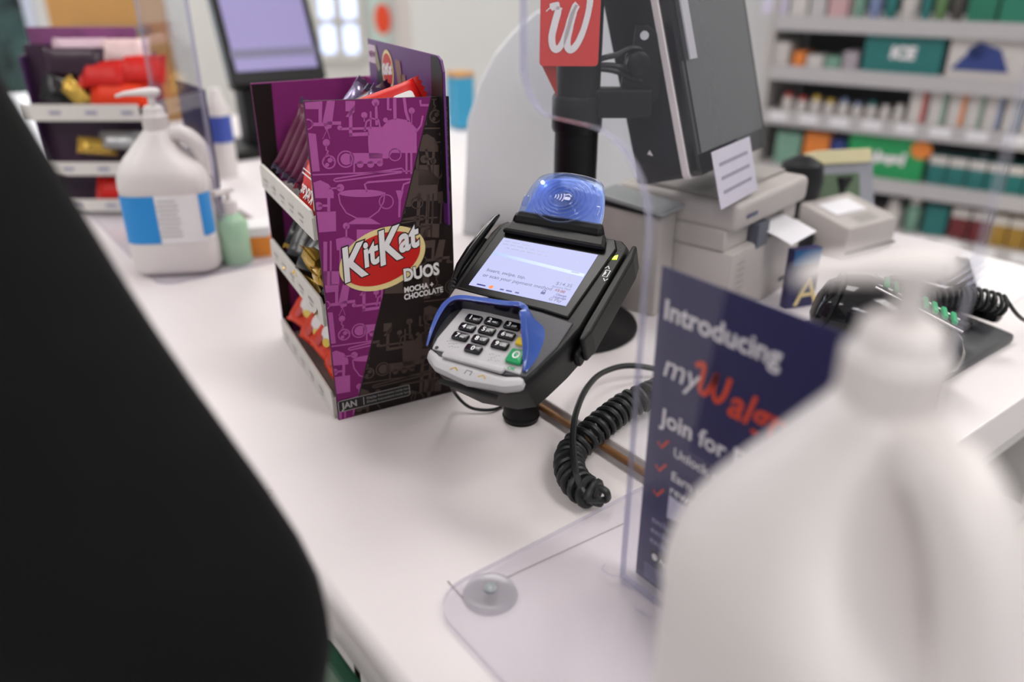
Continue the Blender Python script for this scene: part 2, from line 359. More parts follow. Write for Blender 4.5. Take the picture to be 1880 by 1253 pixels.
# packets hanging under the front lip
GREENP = mat('green_card', rgb(18, 92, 62), .45, var=.08)
t = thing('hanging_packet', 'green printed packet tucked under the front edge of the counter', 'packet', Matrix.Translation((VL - .004, onx(634, 1235, .15).y, CT - .042)))
B().box((.0, 0, -.09), (.012, .09, .17)).obj('card', GREENP, t, bevel=.002)
Mx = frame((-.0065, 0, -.09), (0, -1, 0), (0, 0, 1))
Print().poly(ell(.006, .055, .018, .008)).obj('hang_hole', BLACKP, t, Mx, .0003)
p = Print(); [p.poly(rrect(.07, .0016, .0007, 2, 0, .02 - .006 * k)) for k in range(8)]; p.obj('printed_lines', WHITEP, t, Mx, .0003)
t = thing('wire_rack', 'dark wire rack under the counter edge holding the green packet', 'rack', Matrix.Translation((VL + .006, onx(634, 1235, .15).y, CT - .2)))
for k in range(6): B().tube([(.008, -.15 + .06 * k, -.12), (.008, -.15 + .06 * k, .15)], .002, 6).obj('upright_wire', BLACKM, t, smooth=True)
[B().tube([(.006, -.17, z), (.006, .17, z)], .003, 6).obj('cross_wire', BLACKM, t, smooth=True) for z in (.10, -.10)]

# ------------------------------------------------------------------ payment terminal
mm = .001
ta = Vector((.385, -.922, 0)).normalized(); tb = Vector((.846, .353, .387)); tb = (tb - ta * tb.dot(ta)).normalized()
TP = lift((.413, .509, .162)); MT = frame(TP, ta, tb) @ Matrix.Scale(mm, 4)
tn = ta.cross(tb)
PT = thing('payment_terminal', 'black card payment terminal with lit screen, keypad and blue key shield on a post', 'card terminal', Matrix.Translation(lift((.418, .532, 0))))
def TPt(b, name, m, **k):
    return b.obj(name, m, PT, M=MT, world=True, **k)
out = [(-60, 60), (60, 60), (67, 54), (69, 40), (69, -52), (64, -78), (57, -102), (52, -116), (38, -124), (4, -128), (-28, -123), (-42, -113), (-50, -96), (-57, -74), (-62, -50), (-67, 40), (-65, 54)]
def sc(poly, k, dx=0, dy=0): return [(x * k + dx, y * k + dy) for x, y in poly]
def ring(poly, z): return [(x, y, z) for x, y in poly]
bod = B().loft([ring(sc(out, .80, 2, -2), -44), ring(sc(out, .93, 2, -2), -38), ring(sc(out, .995), -14), ring(out, -6), ring(sc(out, .985), -1.5), ring(sc(out, .965), 0)])
TPt(bod, 'body', BLACK, smooth=True)
SLATE = mat('gunmetal_faceplate', rgb(62, 62, 66), .45, metal=.3, var=.15, scale=400)
SILV = mat('silver_accent', rgb(178, 174, 174), .35, metal=.5, var=.05)
KPG = mat('light_grey_keypad', rgb(176, 174, 178), .5, var=.03, scale=200)
# screen bezel
bz = [(-57, -39), (-30, -40.5), (30, -42.5), (55, -45), (60, 46), (54, 57), (-54, 57), (-59, 46)]
TPt(B().prism(bz, -1, 2.2), 'screen_bezel', mat('satin_black', rgb(9, 9, 10), .3, var=.05, spec=.25), bevel=.8)
TPt(B().prism([(-52, 38), (52, 38), (46, 56), (-48, 56)], 2, 8), 'brow', BLACK, bevel=1.5)
SCR = mat('lit_screen', rgb(198, 202, 244), .35, emit=.68, glow=True, var=.01, spec=.06)
scr = TPt(B().box((0, 0, 2.4), (95, 66, .8)), 'screen', SCR)
def TPr(p, name, m, parent, z):
    return p.obj(name, m, parent, MT, z, world=True)
def subworld(o, parent):   # re-parent a world-space part under another part
    mw = o.parent.matrix_basis @ o.matrix_parent_inverse @ o.matrix_basis
    o.parent = parent; return o
def TSub(p, name, m, part, z):
    o = p.obj(name, m, PT, MT, z, world=True); o.parent = part; o.matrix_parent_inverse = Matrix.Identity(4)
    # part's own world matrix is identity because of its parent inverse
    return o
SBLUE = mat('screen_blue_band', rgb(158, 184, 232), .2, emit=.62, glow=True, var=.02)
STXT = mat('screen_grey_text', rgb(96, 98, 150), .3, emit=.5, glow=True); STXTD = mat('screen_navy_text', rgb(44, 40, 130), .3); STXTR = mat('screen_maroon_text', rgb(120, 30, 70), .3); SPAL = mat('screen_pale_text', rgb(164, 166, 206), .3, emit=.6, glow=True)
p = Print(); p.poly([(-47, 9), (47, 3), (47, 7), (-47, 13)]); TSub(p, 'colour_band', SBLUE, scr, 2.95)
p = Print()
for (y, xs) in ((28, (-44, -20)), (24, (-44, 8)), (19.5, (-38, 6))):
    x = xs[0]
    while x < xs[1]:
        wd = 3 + rs.random() * 6; p.poly(rrect(wd, 1.3, .5, 2, x + wd / 2, y - .02 * x)); x += wd + 1.6
for (x, y, wd) in ((22, 28, 5), (34, 28, 7), (36, 20, 4), (37, 10, 4), (38, 6.5, 8), (37, -1, 10), (36, -4.5, 6)): p.poly(rrect(wd, 1.3, .5, 2, x, y))
TSub(p, 'faint_lines', SPAL, scr, 2.95)
p = Print().text('Insert, swipe, tap,', -41, -13, 5.6, .05).text('or scan your payment method', -41, -20, 5.6, .05).text('$14.35', 43, -12, 5.6, .05, align='RIGHT').text('Amount Paid', 43, -15.6, 3.3, .02, align='RIGHT').text('G Pay', 42, -31, 5, .05, align='RIGHT')
TSub(p, 'screen_text', STXT, scr, 3.0)
p = Print().text('$3.00', 40, -19.8, 4.3, .15, align='RIGHT'); TSub(p, 'amount_text', STXTR, scr, 3.0)
p = Print().text('Change', 38.5, -24, 3.3, .08, align='CENTER').text('Language', 38.5, -27, 3.3, .08, align='CENTER')
p.poly(rrect(4, 3, .5, 2, 22, -24.6)); p.polys(stroke([(20.8, -23), (20.8, -21.6), (22, -20.8), (23.2, -21.6), (23.2, -23)], .8)); TSub(p, 'language_button', STXTD, scr, 3.0)
p = Print()
for x, wd in ((-36, 9), (5 - 20, 4), (-8, 6), (0, 4)): p.poly(rrect(wd, 1.6, .6, 2, x, -30.6))
TSub(p, 'card_logos', STXTD, scr, 3.0)
p = Print().poly(ell(-26, -30.4, 2.1, 2.1)); TSub(p, 'round_logo', mat('screen_orange', rgb(226, 120, 60), .3, emit=.2), scr, 3.0)
# faceplate around the keypad
fp = [(-57, -41), (-30, -42), (30, -44), (61, -48), (60, -76), (54, -100), (50, -112), (30, -116), (-30, -114), (-42, -106), (-50, -88), (-57, -66)]
TPt(B().prism(fp, -1, 1.2), 'faceplate', SLATE, bevel=.5)
TPt(B().prism([(-58, -40), (-57, -56), (-40, -48), (-22, -41.5)], .6, 2.0), 'silver_corner', SILV, bevel=.4)
TPt(B().prism(rrect(24, 2.6, 1.2, 4, -8, -43.5), 1, 2.4), 'sensor_slot', BLACKG)
# keypad plate and card-slot chin
kp = [(-38, -57), (36, -57), (44, -98), (45, -112), (-39, -110), (-41, -98)]
TPt(B().prism(kp, .2, 2.6), 'keypad_plate', KPG, bevel=.7)
chin = [(-44, -106), (-30, -112), (34, -115), (49, -110), (52, -120), (38, -127), (4, -131), (-28, -126), (-42, -117)]
TPt(B().prism(chin, -9, 1.5), 'card_slot_chin', KPG, bevel=1.6, smooth=True)
TPt(B().prism(rrect(58, 7, 3, 4, 3, -113), .8, 5.0), 'card_slot_ridge', KPG, bevel=1.5, smooth=True)
TPt(B().box((4, -129.5, -11), (54, 4, 2)), 'card_slot', DARK)
p = Print()
for x in (-9, 17): p.polys(stroke([(x - 3.5, -124.2), (x, -121.5), (x + 3.5, -124.2)], 1.2))
TPr(p, 'gold_arrows', mat('gold_ink', rgb(170, 140, 50), .5), PT, 1.7)
p = Print().polys(stroke([(1.5, -125), (1.5, -121), (6.5, -121), (6.5, -125)], .6)); TPr(p, 'card_icon', BLACKP, PT, 1.7)
KEYM = mat('black_key', rgb(16, 17, 24), .22, var=.05)
KW = mat('white_legend', rgb(232, 234, 236), .5)
keyb = B().prism(rrect(15.4, 8.4, 2.2, 4), 0, 3.4)
kproto = None
sub = {'1': 'QZ.', '2': 'ABC', '3': 'DEF', '4': 'GHI', '5': 'JKL', '6': 'MNO', '7': 'PRS', '8': 'TUV', '9': 'WXY', '0': ''}
for ch, (ka, kb) in {'1': (-20.3, -70.5), '2': (-2.6, -68.8), '3': (15.6, -68.3), '4': (-20.6, -81.2), '5': (-2.6, -79.3), '6': (15.9, -79.3), '7': (-21, -92.0), '8': (-3, -90.2), '9': (15.9, -90.4), '0': (-3.2, -101)}.items():
    kb_ = B().prism(rrect(15.4, 8.6, 2.2, 4, ka, kb), 2, 5.6)
    ko = TPt(kb_, 'key', KEYM, bevel=1.0, smooth=True)
    p = Print().text(ch, ka - (2.4 if sub[ch] else 0), kb - 2.3, 6.4, .12, align='CENTER')
    if sub[ch]: p.text(sub[ch], ka + .4, kb - 2.0, 2.6, .03)
    TSub(p, 'key_legend', KW, ko, 5.75)
GKEY = mat('green_key', rgb(22, 146, 88), .35); YKEY = mat('yellow_key', rgb(222, 190, 40), .35); RKEY = mat('red_key', rgb(196, 40, 40), .35)
ko = TPt(B().prism(rrect(14.5, 15, 2.5, 4, 35, -98), 2, 6.4), 'enter_key', GKEY, bevel=1, smooth=True)
p = Print().polys(stroke(ell(35, -97.5, 2.4, 3.2, 20) + [(37.4, -97.5)], 1.2)); TSub(p, 'key_legend', KW, ko, 6.6)
TPt(B().prism(rrect(14, 8, 2, 4, 33.5, -82), 2, 5.6), 'clear_key', YKEY, bevel=1, smooth=True)
TPt(B().prism(rrect(14, 8, 2, 4, 32, -70), 2, 5.6), 'cancel_key', RKEY, bevel=1, smooth=True)
p = Print().text('OK', 36, -110.5, 4.6, .15, align='CENTER'); TPr(p, 'ok_print', GKEY, PT, 2.8)
p = Print()
for (x, y) in ((-30, -99), (-27, -101), (-23, -100), (-20, -103), (-25, -104), (12, -101), (15, -104), (18, -101), (14, -107), (20, -106)): p.poly(ell(x, y, .5, .5, 8)); p.poly(rrect(2.2, .4, .1, 1, x + 2, y + 1))
TPr(p, 'braille_marks', GREYTXT, PT, 2.75)
TPt(B().lathe([(1.6, 0), (1.6, .5), (.8, .6)], 14, (-35, -108, 2.5)), 'lock_screw', SLATE)
# blue privacy shield: wall around the keypad with an outward flange
SHB = bpy.data.materials.new('blue_shield'); SHB.use_nodes = True; b_ = SHB.node_tree.nodes['Principled BSDF']
b_.inputs['Base Color'].default_value = rgb(70, 102, 188); b_.inputs['Roughness'].default_value = .22; b_.inputs['Transmission Weight'].default_value = .25; b_.inputs['Subsurface Weight'].default_value = .15
path = [(-45, -108, 3), (-47, -94, 8), (-48, -78, 12), (-46, -66, 14), (-38, -60, 15), (-18, -58, 16), (4, -58, 18.5), (24, -58, 23), (36, -61, 27), (42, -70, 27), (45, -82, 21), (47, -95, 12), (48, -108, 3)]
pa = spline(path, 5); sh = B(); rings = []
for i, q in enumerate(pa):
    tq = (pa[min(i + 1, len(pa) - 1)] - pa[max(i - 1, 0)]); tq.z = 0; tq.normalize(); nq = Vector((-tq.y, tq.x, 0))   # path runs clockwise: nq points outwards
    h = q.z; o_ = Vector((q.x, q.y, 0)); wing = max(0, min(1, (q.x - 20) / 20))
    inn = -nq * (h * (.12 + .30 * wing)); fl = min(6.0, h * .42)
    rings.append([tuple(o_ + nq * fl * .6 + Vector((0, 0, .8))), tuple(o_ + inn * (1 - .6 * wing) + nq * fl * (1 - .6 * wing) + Vector((0, 0, h * (.8 - .45 * wing)))), tuple(o_ + inn + nq * fl * .72 + Vector((0, 0, h))), tuple(o_ + inn + Vector((0, 0, h + .6))),
                  tuple(o_ + inn - nq * 1.0 + Vector((0, 0, h))), tuple(o_ + inn + Vector((0, 0, h - 1.6))), tuple(o_ + nq * .4 + Vector((0, 0, .8)))])
sh.loft(rings)
TPt(sh, 'key_shield', SHB, smooth=True)
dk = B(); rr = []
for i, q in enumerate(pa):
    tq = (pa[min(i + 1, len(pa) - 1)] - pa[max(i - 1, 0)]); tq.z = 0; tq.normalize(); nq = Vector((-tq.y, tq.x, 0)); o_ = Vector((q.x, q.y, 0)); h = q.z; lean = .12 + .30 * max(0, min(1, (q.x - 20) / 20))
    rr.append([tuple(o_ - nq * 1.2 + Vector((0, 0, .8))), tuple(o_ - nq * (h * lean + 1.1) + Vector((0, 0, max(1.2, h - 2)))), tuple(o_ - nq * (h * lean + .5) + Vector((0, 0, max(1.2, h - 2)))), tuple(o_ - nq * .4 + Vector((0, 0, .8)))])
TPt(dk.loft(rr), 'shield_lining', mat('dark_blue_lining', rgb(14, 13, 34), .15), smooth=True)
# swipe reader on the right
sw = [(71, 54), (75.5, 54), (78.5, 38), (79.5, -52), (77, -64), (73, -64), (72, -50)]
TPt(B().prism(sw, -24, 2), 'swipe_rail', BLACK, bevel=1.2)
TPt(B().box((69, -8, -22), (8, 120, 16)), 'swipe_channel', BLACK, bevel=1)
p = Print(); p.polys(stroke([(61, 19), (65, 19), (65, 11), (61, 11), (61, 19)], .7)); p.polys(stroke([(59, 21), (61, 24), (63, 21)], .8)); p.polys(stroke([(63, 9), (65, 6), (67, 9)], .8)); p.polys(stroke([(62, 13), (62, 17)], .8))
TPr(p, 'swipe_icon', KW, PT, .4)
TPt(B().prism([(60.5, 33), (64.5, 34), (63.5, 39.5), (61, 37.5)], 0, .8), 'status_light', mat('lime_led', rgb(190, 230, 40), .3, emit=1.2, var=0))
p = Print().polys(stroke(ell(62, 48, 2, 2, 16) + [(64, 48)], .4)); TPr(p, 'signal_icon', SLATE, PT, .4)
# contactless reader
neck = [(-50, 46), (46, 46), (42, 62), (-46, 62)]
TPt(B().loft([ring(neck, 0), ring([(-48, 54), (44, 54), (43, 64), (-46, 64)], 14)]), 'reader_base', BLACK, bevel=1.5)
MR = MT @ frame(Vector((-3, 56, 7)), (1, 0, 0), (0, math.cos(R(27)), math.sin(R(27)))) @ Matrix.Diagonal((.96, .86, 1, 1))
TINT = clear('blue_tinted_plastic', (.78, .85, 1.0, 1), 1.8, .04, .08, (.45, .58, .98, 1))
def RP(b, name, m, **k): return b.obj(name, m, PT, M=MR, world=True, **k)
plate = spline([Vector(q + (0,)) for q in ((-43, 0), (-42, 22), (-36, 46), (-26, 56), (-8, 60), (8, 60), (26, 57), (36, 48), (43, 22), (43, 0))], 5)
pl2 = [(q.x, q.y) for q in plate]
RP(B().prism(pl2, 0, 4.5), 'reader_plate', TINT, bevel=1.2, smooth=True)
RP(B().prism(sc(pl2, .93, 0, 1), -9, -1), 'reader_tray', mat('pale_blue_tray', rgb(186, 200, 240), .4), bevel=1)
for r_, h_ in ((32, 7.2), (26.5, 8.2), (21.5, 9.0), (17, 9.6), (13, 9.9)):
    RP(B().loft([[(a_, b_ + 29, z_) for a_, b_ in ell(0, 0, rr_, rr_ * .86, 44)] for rr_, z_ in ((r_ + 2.0, 4.2), (r_ + .9, h_), (r_ - .9, h_), (r_ - 2.0, 4.2))], cap=False), 'ring_rib', TINT, smooth=True)
RP(B().prism(ell(0, 29, 11, 9.4, 30), 4, 6), 'reader_hub', TINT, bevel=.6)
p = Print()
for k in range(4): p.polys(stroke([(-6 + 2.4 * k + (2.2 + .5 * k) * math.cos(a) - 2, 28 + (2.4 + 1.1 * k) * math.sin(a)) for a in [R(-50 + 10 * j) for j in range(11)]], .9))
p.poly(rrect(6, 3.4, 1, 3, 6.5, 27.5)); p.polys(stroke([(3, 31), (7, 32.5), (10, 30)], 1.2))
p.obj('contactless_symbol', mat('pale_lilac_ink', rgb(214, 218, 248), .4), PT, MR, 10.2, world=True)
RP(B().lathe([(1.7, 0), (1.5, 1.2), (.6, 1.7)], 14, (-27, 44, 4.6)), 'reader_led', mat('white_led', (.9, .95, 1, 1), .3, emit=9, var=0))
for (x, y) in ((27, 46),): RP(B().lathe([(2.2, 0), (2.2, 1), (1, 1.4)], 14, (x, y, 4.6)), 'plate_boss', TINT)
for s_ in (-1, 1): RP(B().box((s_ * 38, 20, 5.5), (6, 13, 3)), 'plate_clip', TINT, bevel=.6)
# stylus on the left
st = [Vector((-69 + 1.5 * math.sin(k), 64 - 10 * k, 4 - .4 * k)) for k in range(10)]
TPt(B().tube([(-67, 60, 5), (-68.5, 54, 4.5), (-70, 38, 3), (-71, 10, 2), (-70, -12, 1), (-67, -28, 0)], [1.6, 3.0, 3.9, 4.2, 3.8, 2.6], 12), 'stylus', BLACKG, smooth=True)
TPt(B().prism([(-77, 30), (-66, 34), (-64, -34), (-70, -36)], -12, 0), 'stylus_cradle', BLACK, bevel=1.5)
sr = B()
for k in range(6): sr.lathe([(2.4, -1.1), (3.2, 0), (2.4, 1.1)], 12, M=Matrix.Translation((-67 + k * 1.3, -28 - k * 3.6, -.6 - k * 1.3)) @ Matrix.Rotation(R(72), 4, 'X'))
TPt(sr, 'strain_relief', RUBBER, smooth=True)
# post and bracket (world coordinates)
B().lathe([(.0172, 0), (.0175, .002), (.0175, .034), (.0160, .036), (.0160, .040), (.0172, .042), (.0172, .054)], 32).obj('post', BLACK, PT, smooth=True)
B().lathe([(.0178, .003), (.0186, .005), (.0178, .007)], 32).obj('post_collar', BLACKM, PT, smooth=True)
bk = [(-.036, -.03), (.03, -.03), (.04, .0), (.04, .05), (-.036, .05)]
TPt(B().loft([ring([(-10, -95), (44, -98), (44, -20), (-14, -20)], -36), ring([(-4, -84), (40, -84), (40, -24), (-8, -24)], -66), ring([(4, -66), (34, -66), (34, -30), (2, -30)], -84)]), 'bracket', BLACK, bevel=2)
B().lathe([(.017, 0), (.019, .01), (.022, .06)], 24, (0, 0, .05)).obj('swivel', BLACK, PT, smooth=True)
# stylus cable hanging behind the terminal
pts = [MT @ Vector((-60, -50, -6)), MT @ Vector((-66, -75, -30)), lift(onz(822, 690, .055)), lift(onz(835, 722, .02)), lift(onz(862, 748, .006)), lift(onz(900, 753, .003)), lift(onz(925, 742, .004)), lift((.422, .548, .03))]
B().tube(spline(pts, 8), .0016, 8).obj('stylus_cable', RUBBER, PT, smooth=True, world=True)

# ------------------------------------------------------------------ coiled cord on the counter
t = thing('coiled_cord', 'black coiled cord curling on the white counter below the terminal', 'cord', Matrix.Translation(lift(onz(1060, 900))))
RC = .0112; WR = .0030
ctr = [onz(1290, 690, .03), onz(1235, 708, .034), onz(1188, 728, .036), onz(1150, 745, .032), onz(1110, 775, .028), onz(1075, 805, .022), onz(1049, 832, .016), onz(1046, 862, .0145), onz(1060, 889, .0142), onz(1079, 903, .0142), onz(1094, 911, .0142)]
cp = spline([lift(q) for q in ctr], 24)
L = [0]
for i in range(1, len(cp)): L.append(L[-1] + (cp[i] - cp[i - 1]).length)
turns = L[-1] / .0084; hel = []; N_ = int(turns * 16)
j = 0; up = None
for k in range(N_ + 1):
    s_ = L[-1] * k / N_
    while j < len(L) - 2 and L[j + 1] < s_: j += 1
    f_ = (s_ - L[j]) / max(1e-9, L[j + 1] - L[j]); pnt = cp[j].lerp(cp[j + 1], f_)
    tg = (cp[min(j + 2, len(cp) - 1)] - cp[max(j - 1, 0)]).normalized()
    up = Vector((0, 0, 1)) if up is None else up
    up = (up - tg * up.dot(tg)).normalized(); sd = tg.cross(up); a_ = 2 * math.pi * turns * k / N_
    hel.append(pnt + up * RC * math.cos(a_) + sd * RC * math.sin(a_))
B().tube(hel, WR, 8).obj('coil', RUBBER, t, smooth=True, world=True)
e0 = hel[-1]
tail = [e0, lift(onz(1112, 918, .012)), lift(onz(1114, 905, .022)), lift(onz(1100, 897, .024)), lift(onz(1092, 910, .018)), lift(onz(1102, 925, .008)), lift(onz(1086, 920, .012)), lift(onz(1070, 902, .020)), lift(onz(1058, 872, .026)), lift(onz(1053, 835, .030)), lift(onz(1052, 800, .034)), lift(onz(1058, 757, .036)), lift(onz(1078, 712, .036)), lift(onz(1110, 683, .034)), lift(onz(1165, 672, .030)), lift(onz(1260, 690, .016))]
B().tube(spline(tail, 10), WR, 8).obj('straight_lead', RUBBER, t, smooth=True, world=True)

# ------------------------------------------------------------------ candy display box
BO = lift(onz(622, 772)); ba = R(-9.5)
es = Vector((math.cos(ba), math.sin(ba), 0)); ed = Vector((-math.sin(ba), math.cos(ba), 0))
MBX = frame(BO, es, ed)               # x along the printed side, y into the display (along the counter), z up
BW, BD, BH = .134, .220, .302
BX = thing('candy_display', 'purple and dark brown cardboard candy display with open tiers of chocolate', 'display box', MBX)
MPN = frame((0, 0, 0), (1, 0, 0), (0, 0, 1))      # printed side: local x right, y up, z out of the box (towards the camera)
PNW = MBX @ MPN; PNI = PNW.inverted()
def pn(x, y):
    P = PNW.translation - Vector((0, 0, CT)); n = Vector(PNW.col[2][:3]); q = PNI @ lift(onpl(x, y, P, n)); return (q.x, q.y)
pc = [pn(622, 774), pn(840, 716), pn(824, 177), pn(557, 186)]
panel = [(0, 0), pc[1][:1] + (0,), (pc[2][0], pc[2][1]), (pc[3][0], pc[3][1])]
PWid = pc[1][0]; BHn = pc[3][1]
dg0, dg1 = pn(792, 177), pn(655, 742)
dn = Vector((dg0[1] - dg1[1], -(dg0[0] - dg1[0]))).normalized()      # points right of the diagonal
side = B().prism(panel, 0, -.003, M=MPN).obj('side_panel', BROWNC, BX)
p = Print().poly(panel).clip(dg0, (dn.x, dn.y)); po = p.obj('purple_print', PURPLE, BX, MPN, .0003)
p = Print(); p.polys(stroke([dg0, dg1], .0008)); p.obj('diagonal_line', BLACKP, BX, MPN, .0006)
def motif():
    P = []; 
    def c2(x, y): return pn(380 + x / 3.133, y / 3.133)
    def rect(x0, y0, x1, y1): P.append([c2(x0, y0), c2(x1, y0), c2(x1, y1), c2(x0, y1)])
    def pol(*q): P.append([c2(*a) for a in q])
    def disc(x, y, r): P.append([c2(x + r * math.cos(a), y + r * math.sin(a)) for a in [R(20 * k) for k in range(18)]])
    def ringm(x, y, r, w): P.extend(stroke([c2(x + r * math.cos(a), y + r * math.sin(a)) for a in [R(15 * k) for k in range(25)]], w * .000155))
    def line(w, *q): P.extend(stroke([c2(*a) for a in q], w * .000155))
    rect(560, 575, 662, 628); rect(640, 628, 660, 705); ringm(578, 715, 28, 8); rect(600, 705, 690, 726)
    pol((690, 577), (735, 580), (715, 735), (680, 748), (664, 700)); rect(795, 580, 850, 640); pol((850, 600), (795, 672), (815, 675), (850, 640)); rect(815, 640, 835, 782)
    rect(690, 698, 770, 718); disc(762, 735, 14); line(14, (765, 742), (925, 738)); line(20, (815, 775), (930, 770))
    pol((925, 730), (1008, 730), (1040, 692), (1090, 680), (1160, 692), (1205, 742), (1205, 880), (1062, 880), (1040, 912), (932, 912), (925, 820))
    line(20, (1078, 560), (1080, 690)); line(18, (1132, 560), (1142, 640), (1160, 700)); line(16, (970, 590), (975, 720)); disc(968, 590, 22); disc(903, 662, 18); line(7, (903, 670), (903, 700)); line(10, (905, 755), (915, 700), (945, 680), (985, 690), (995, 735)); line(10, (940, 640), (940, 740))
    disc(1176, 636, 18); line(6, (1176, 640), (1176, 720)); line(14, (1040, 560), (1040, 630), (1060, 630)); line(14, (1225, 575), (1228, 605), (1280, 605)); line(12, (1240, 665), (1230, 720), (1200, 760)); disc(1025, 690, 14)
    pol((580, 765), (625, 770), (648, 985), (603, 988)); line(4, (690, 745), (664, 800)); line(4, (690, 745), (706, 800)); disc(685, 820, 21); line(9, (685, 830), (684, 862), (696, 870), (690, 880)); line(4, (690, 880), (665, 935)); line(4, (690, 880), (735, 935)); ringm(700, 932, 36, 9); disc(706, 922, 14); disc(690, 948, 12)
    ringm(797, 915, 46, 8); disc(800, 915, 34); rect(820, 880, 1010, 942); disc(880, 945, 20); disc(940, 945, 20); disc(993, 940, 18); rect(840, 940, 850, 990); ringm(1080, 890, 34, 7)
    line(9, (605, 1006), (1205, 982)); line(10, (735, 1028), (1118, 968), (1130, 978), (1118, 992), (740, 1044), (728, 1036), (735, 1028)); rect(1140, 880, 1152, 1000); rect(1168, 880, 1180, 1000)
    # mixer and cup
    pol((610, 1050), (650, 1036), (700, 1060), (728, 1105), (728, 1140), (608, 1140)); rect(690, 1140, 708, 1220); disc(766, 1080, 22); line(10, (700, 1085), (766, 1080)); pol((606, 1220), (740, 1215), (742, 1330), (612, 1340)); disc(640, 1185, 24); rect(640, 1176, 690, 1190)
    P.append([c2(888 + 132 * math.cos(a), 1112 + 22 * math.sin(a)) for a in [R(15 * k) for k in range(24)]])
    line(8, (755, 1115), (765, 1170), (800, 1225), (860, 1255), (930, 1255), (985, 1215), (1015, 1160), (1022, 1105)); ringm(1030, 1160, 40, 7); line(12, (920, 1105), (905, 1060), (925, 1048), (1170, 1030))
    pol((1085, 1095), (1130, 1095), (1115, 1150), (1110, 1250), (1098, 1250), (1100, 1150)); line(12, (1120, 1100), (1130, 1060), (1170, 1045)); pol((860, 1255), (940, 1255), (1000, 1290), (800, 1290))
    # lower machine row
    disc(800, 1300, 20); rect(795, 1300, 806, 1370); pol((740, 1375), (800, 1360), (850, 1385), (850, 1440), (745, 1440)); rect(610, 1385, 632, 1640); rect(668, 1390, 690, 1640); rect(705, 1385, 716, 1640); rect(760, 1440, 772, 1560); rect(860, 1320, 1000, 1420); rect(820, 1420, 1040, 1440); rect(640, 1560, 760, 1640)
    return P
MOT = motif()
dzr = pn(603, 297)[1] - pn(631, 614)[1]; dxr = pn(631, 614)[0] - pn(603, 297)[0]
p = Print()
for k in range(2):
    for q in MOT:
        p.poly([(a[0] + dxr * k, a[1] - dzr * k) for a in q])
p.clip((dg0[0] - dn.x * .0008, dg0[1] - dn.y * .0008), (dn.x, dn.y)).clip((0.0005, 0), (-1, 0)).clip((0, .001), (0, -1)).clip((0, BHn - .001), (0, 1))
p.obj('lilac_machine_print', LILAC, BX, MPN, .0006)
p = Print(); r0 = pn(603, 297); r1 = pn(676, 685)
for k in (0, 1, 2):
    for q in MOT:
        p.poly([(a[0] + r1[0] - r0[0] - .012 * (k == 2), a[1] + r1[1] - r0[1] + dzr * k) for a in q])
for q in MOT: p.poly([(a[0] + .095, a[1] + r1[1] - r0[1] + dzr * .45) for a in q])
for q in MOT: p.poly([(a[0] + .100, a[1] + .03) for a in q])
p.clip((dg0[0] + dn.x * .0006, dg0[1] + dn.y * .0006), (-dn.x, -dn.y)).clip((PWid - .001, 0), (1, 0)).clip((0, .001), (0, -1)).clip((0, pc[2][1] - .001), (0, 1))
p.obj('taupe_machine_print', TAUPE, BX, MPN, .0005)
# logo
lc = pn(703, 475); rl = math.atan2(pn(783, 440)[1] - pn(625, 512)[1], pn(783, 440)[0] - pn(625, 512)[0]) * .55
ex_ = (pn(785, 475)[0] - pn(622, 475)[0]) / 2; ey_ = (pn(703, 420)[1] - pn(703, 531)[1]) / 2
def logo(parent, Mz, c, rx, ry, rot, tsz, z0):
    Print().poly(ell(c[0], c[1], rx, ry, 48, rot)).obj('logo_cream_oval', CREAM, parent, Mz, z0)
    Print().poly(ell(c[0] - rx * .02, c[1] + ry * .0, rx * .90, ry * .82, 48, rot)).obj('logo_red_oval', REDP, parent, Mz, z0 + .0002)
    x0 = c[0] - rx * .93; y0 = c[1] - ry * .36
    L_ = [('K', 0, -ry * .20, 1.25), ('it', .50 * rx, .03 * ry, .92), ('K', .84 * rx, -ry * .12, 1.25), ('at', 1.34 * rx, .05 * ry, .92)]
    for nm, off, mt, dz in (('logo_outline', .0023, BLACKP, .0004), ('logo_lettering', .00118, WHITEP, .0006)):
        p = Print()
        for s_, dx, dy, k in L_:
            cr, sr_ = math.cos(rot), math.sin(rot)
            p.text(s_, x0 + dx * cr, y0 + dx * sr_ + dy, tsz * k, off, .28, rot=rot * .9, sx=.78)
        p.obj(nm, mt, parent, Mz, z0 + dz)
logo(BX, MPN, lc, ex_, ey_, R(13), .036, .0009)
a0 = pn(742, 515); a1 = pn(800, 502); d_ = math.atan2(a1[1] - a0[1], a1[0] - a0[0])
p = Print().text('DUOS', a0[0] - .001, a0[1], .0168, .0007, 0, rot=.02, sx=.80); q = pn(741, 537); p.text('MOCHA +', q[0], q[1], .0078, .0003, rot=.02, sx=.86); q = pn(741, 550); p.text('CHOCOLATE', q[0], q[1], .0078, .0003, rot=.02, sx=.86)
p.obj('flavour_text', WHITEP, BX, MPN, .0017)
Print().text('DUOS', a0[0] - .001, a0[1], .0168, .0014, 0, rot=.02, sx=.80).obj('flavour_outline', BLACKP, BX, MPN, .0014)
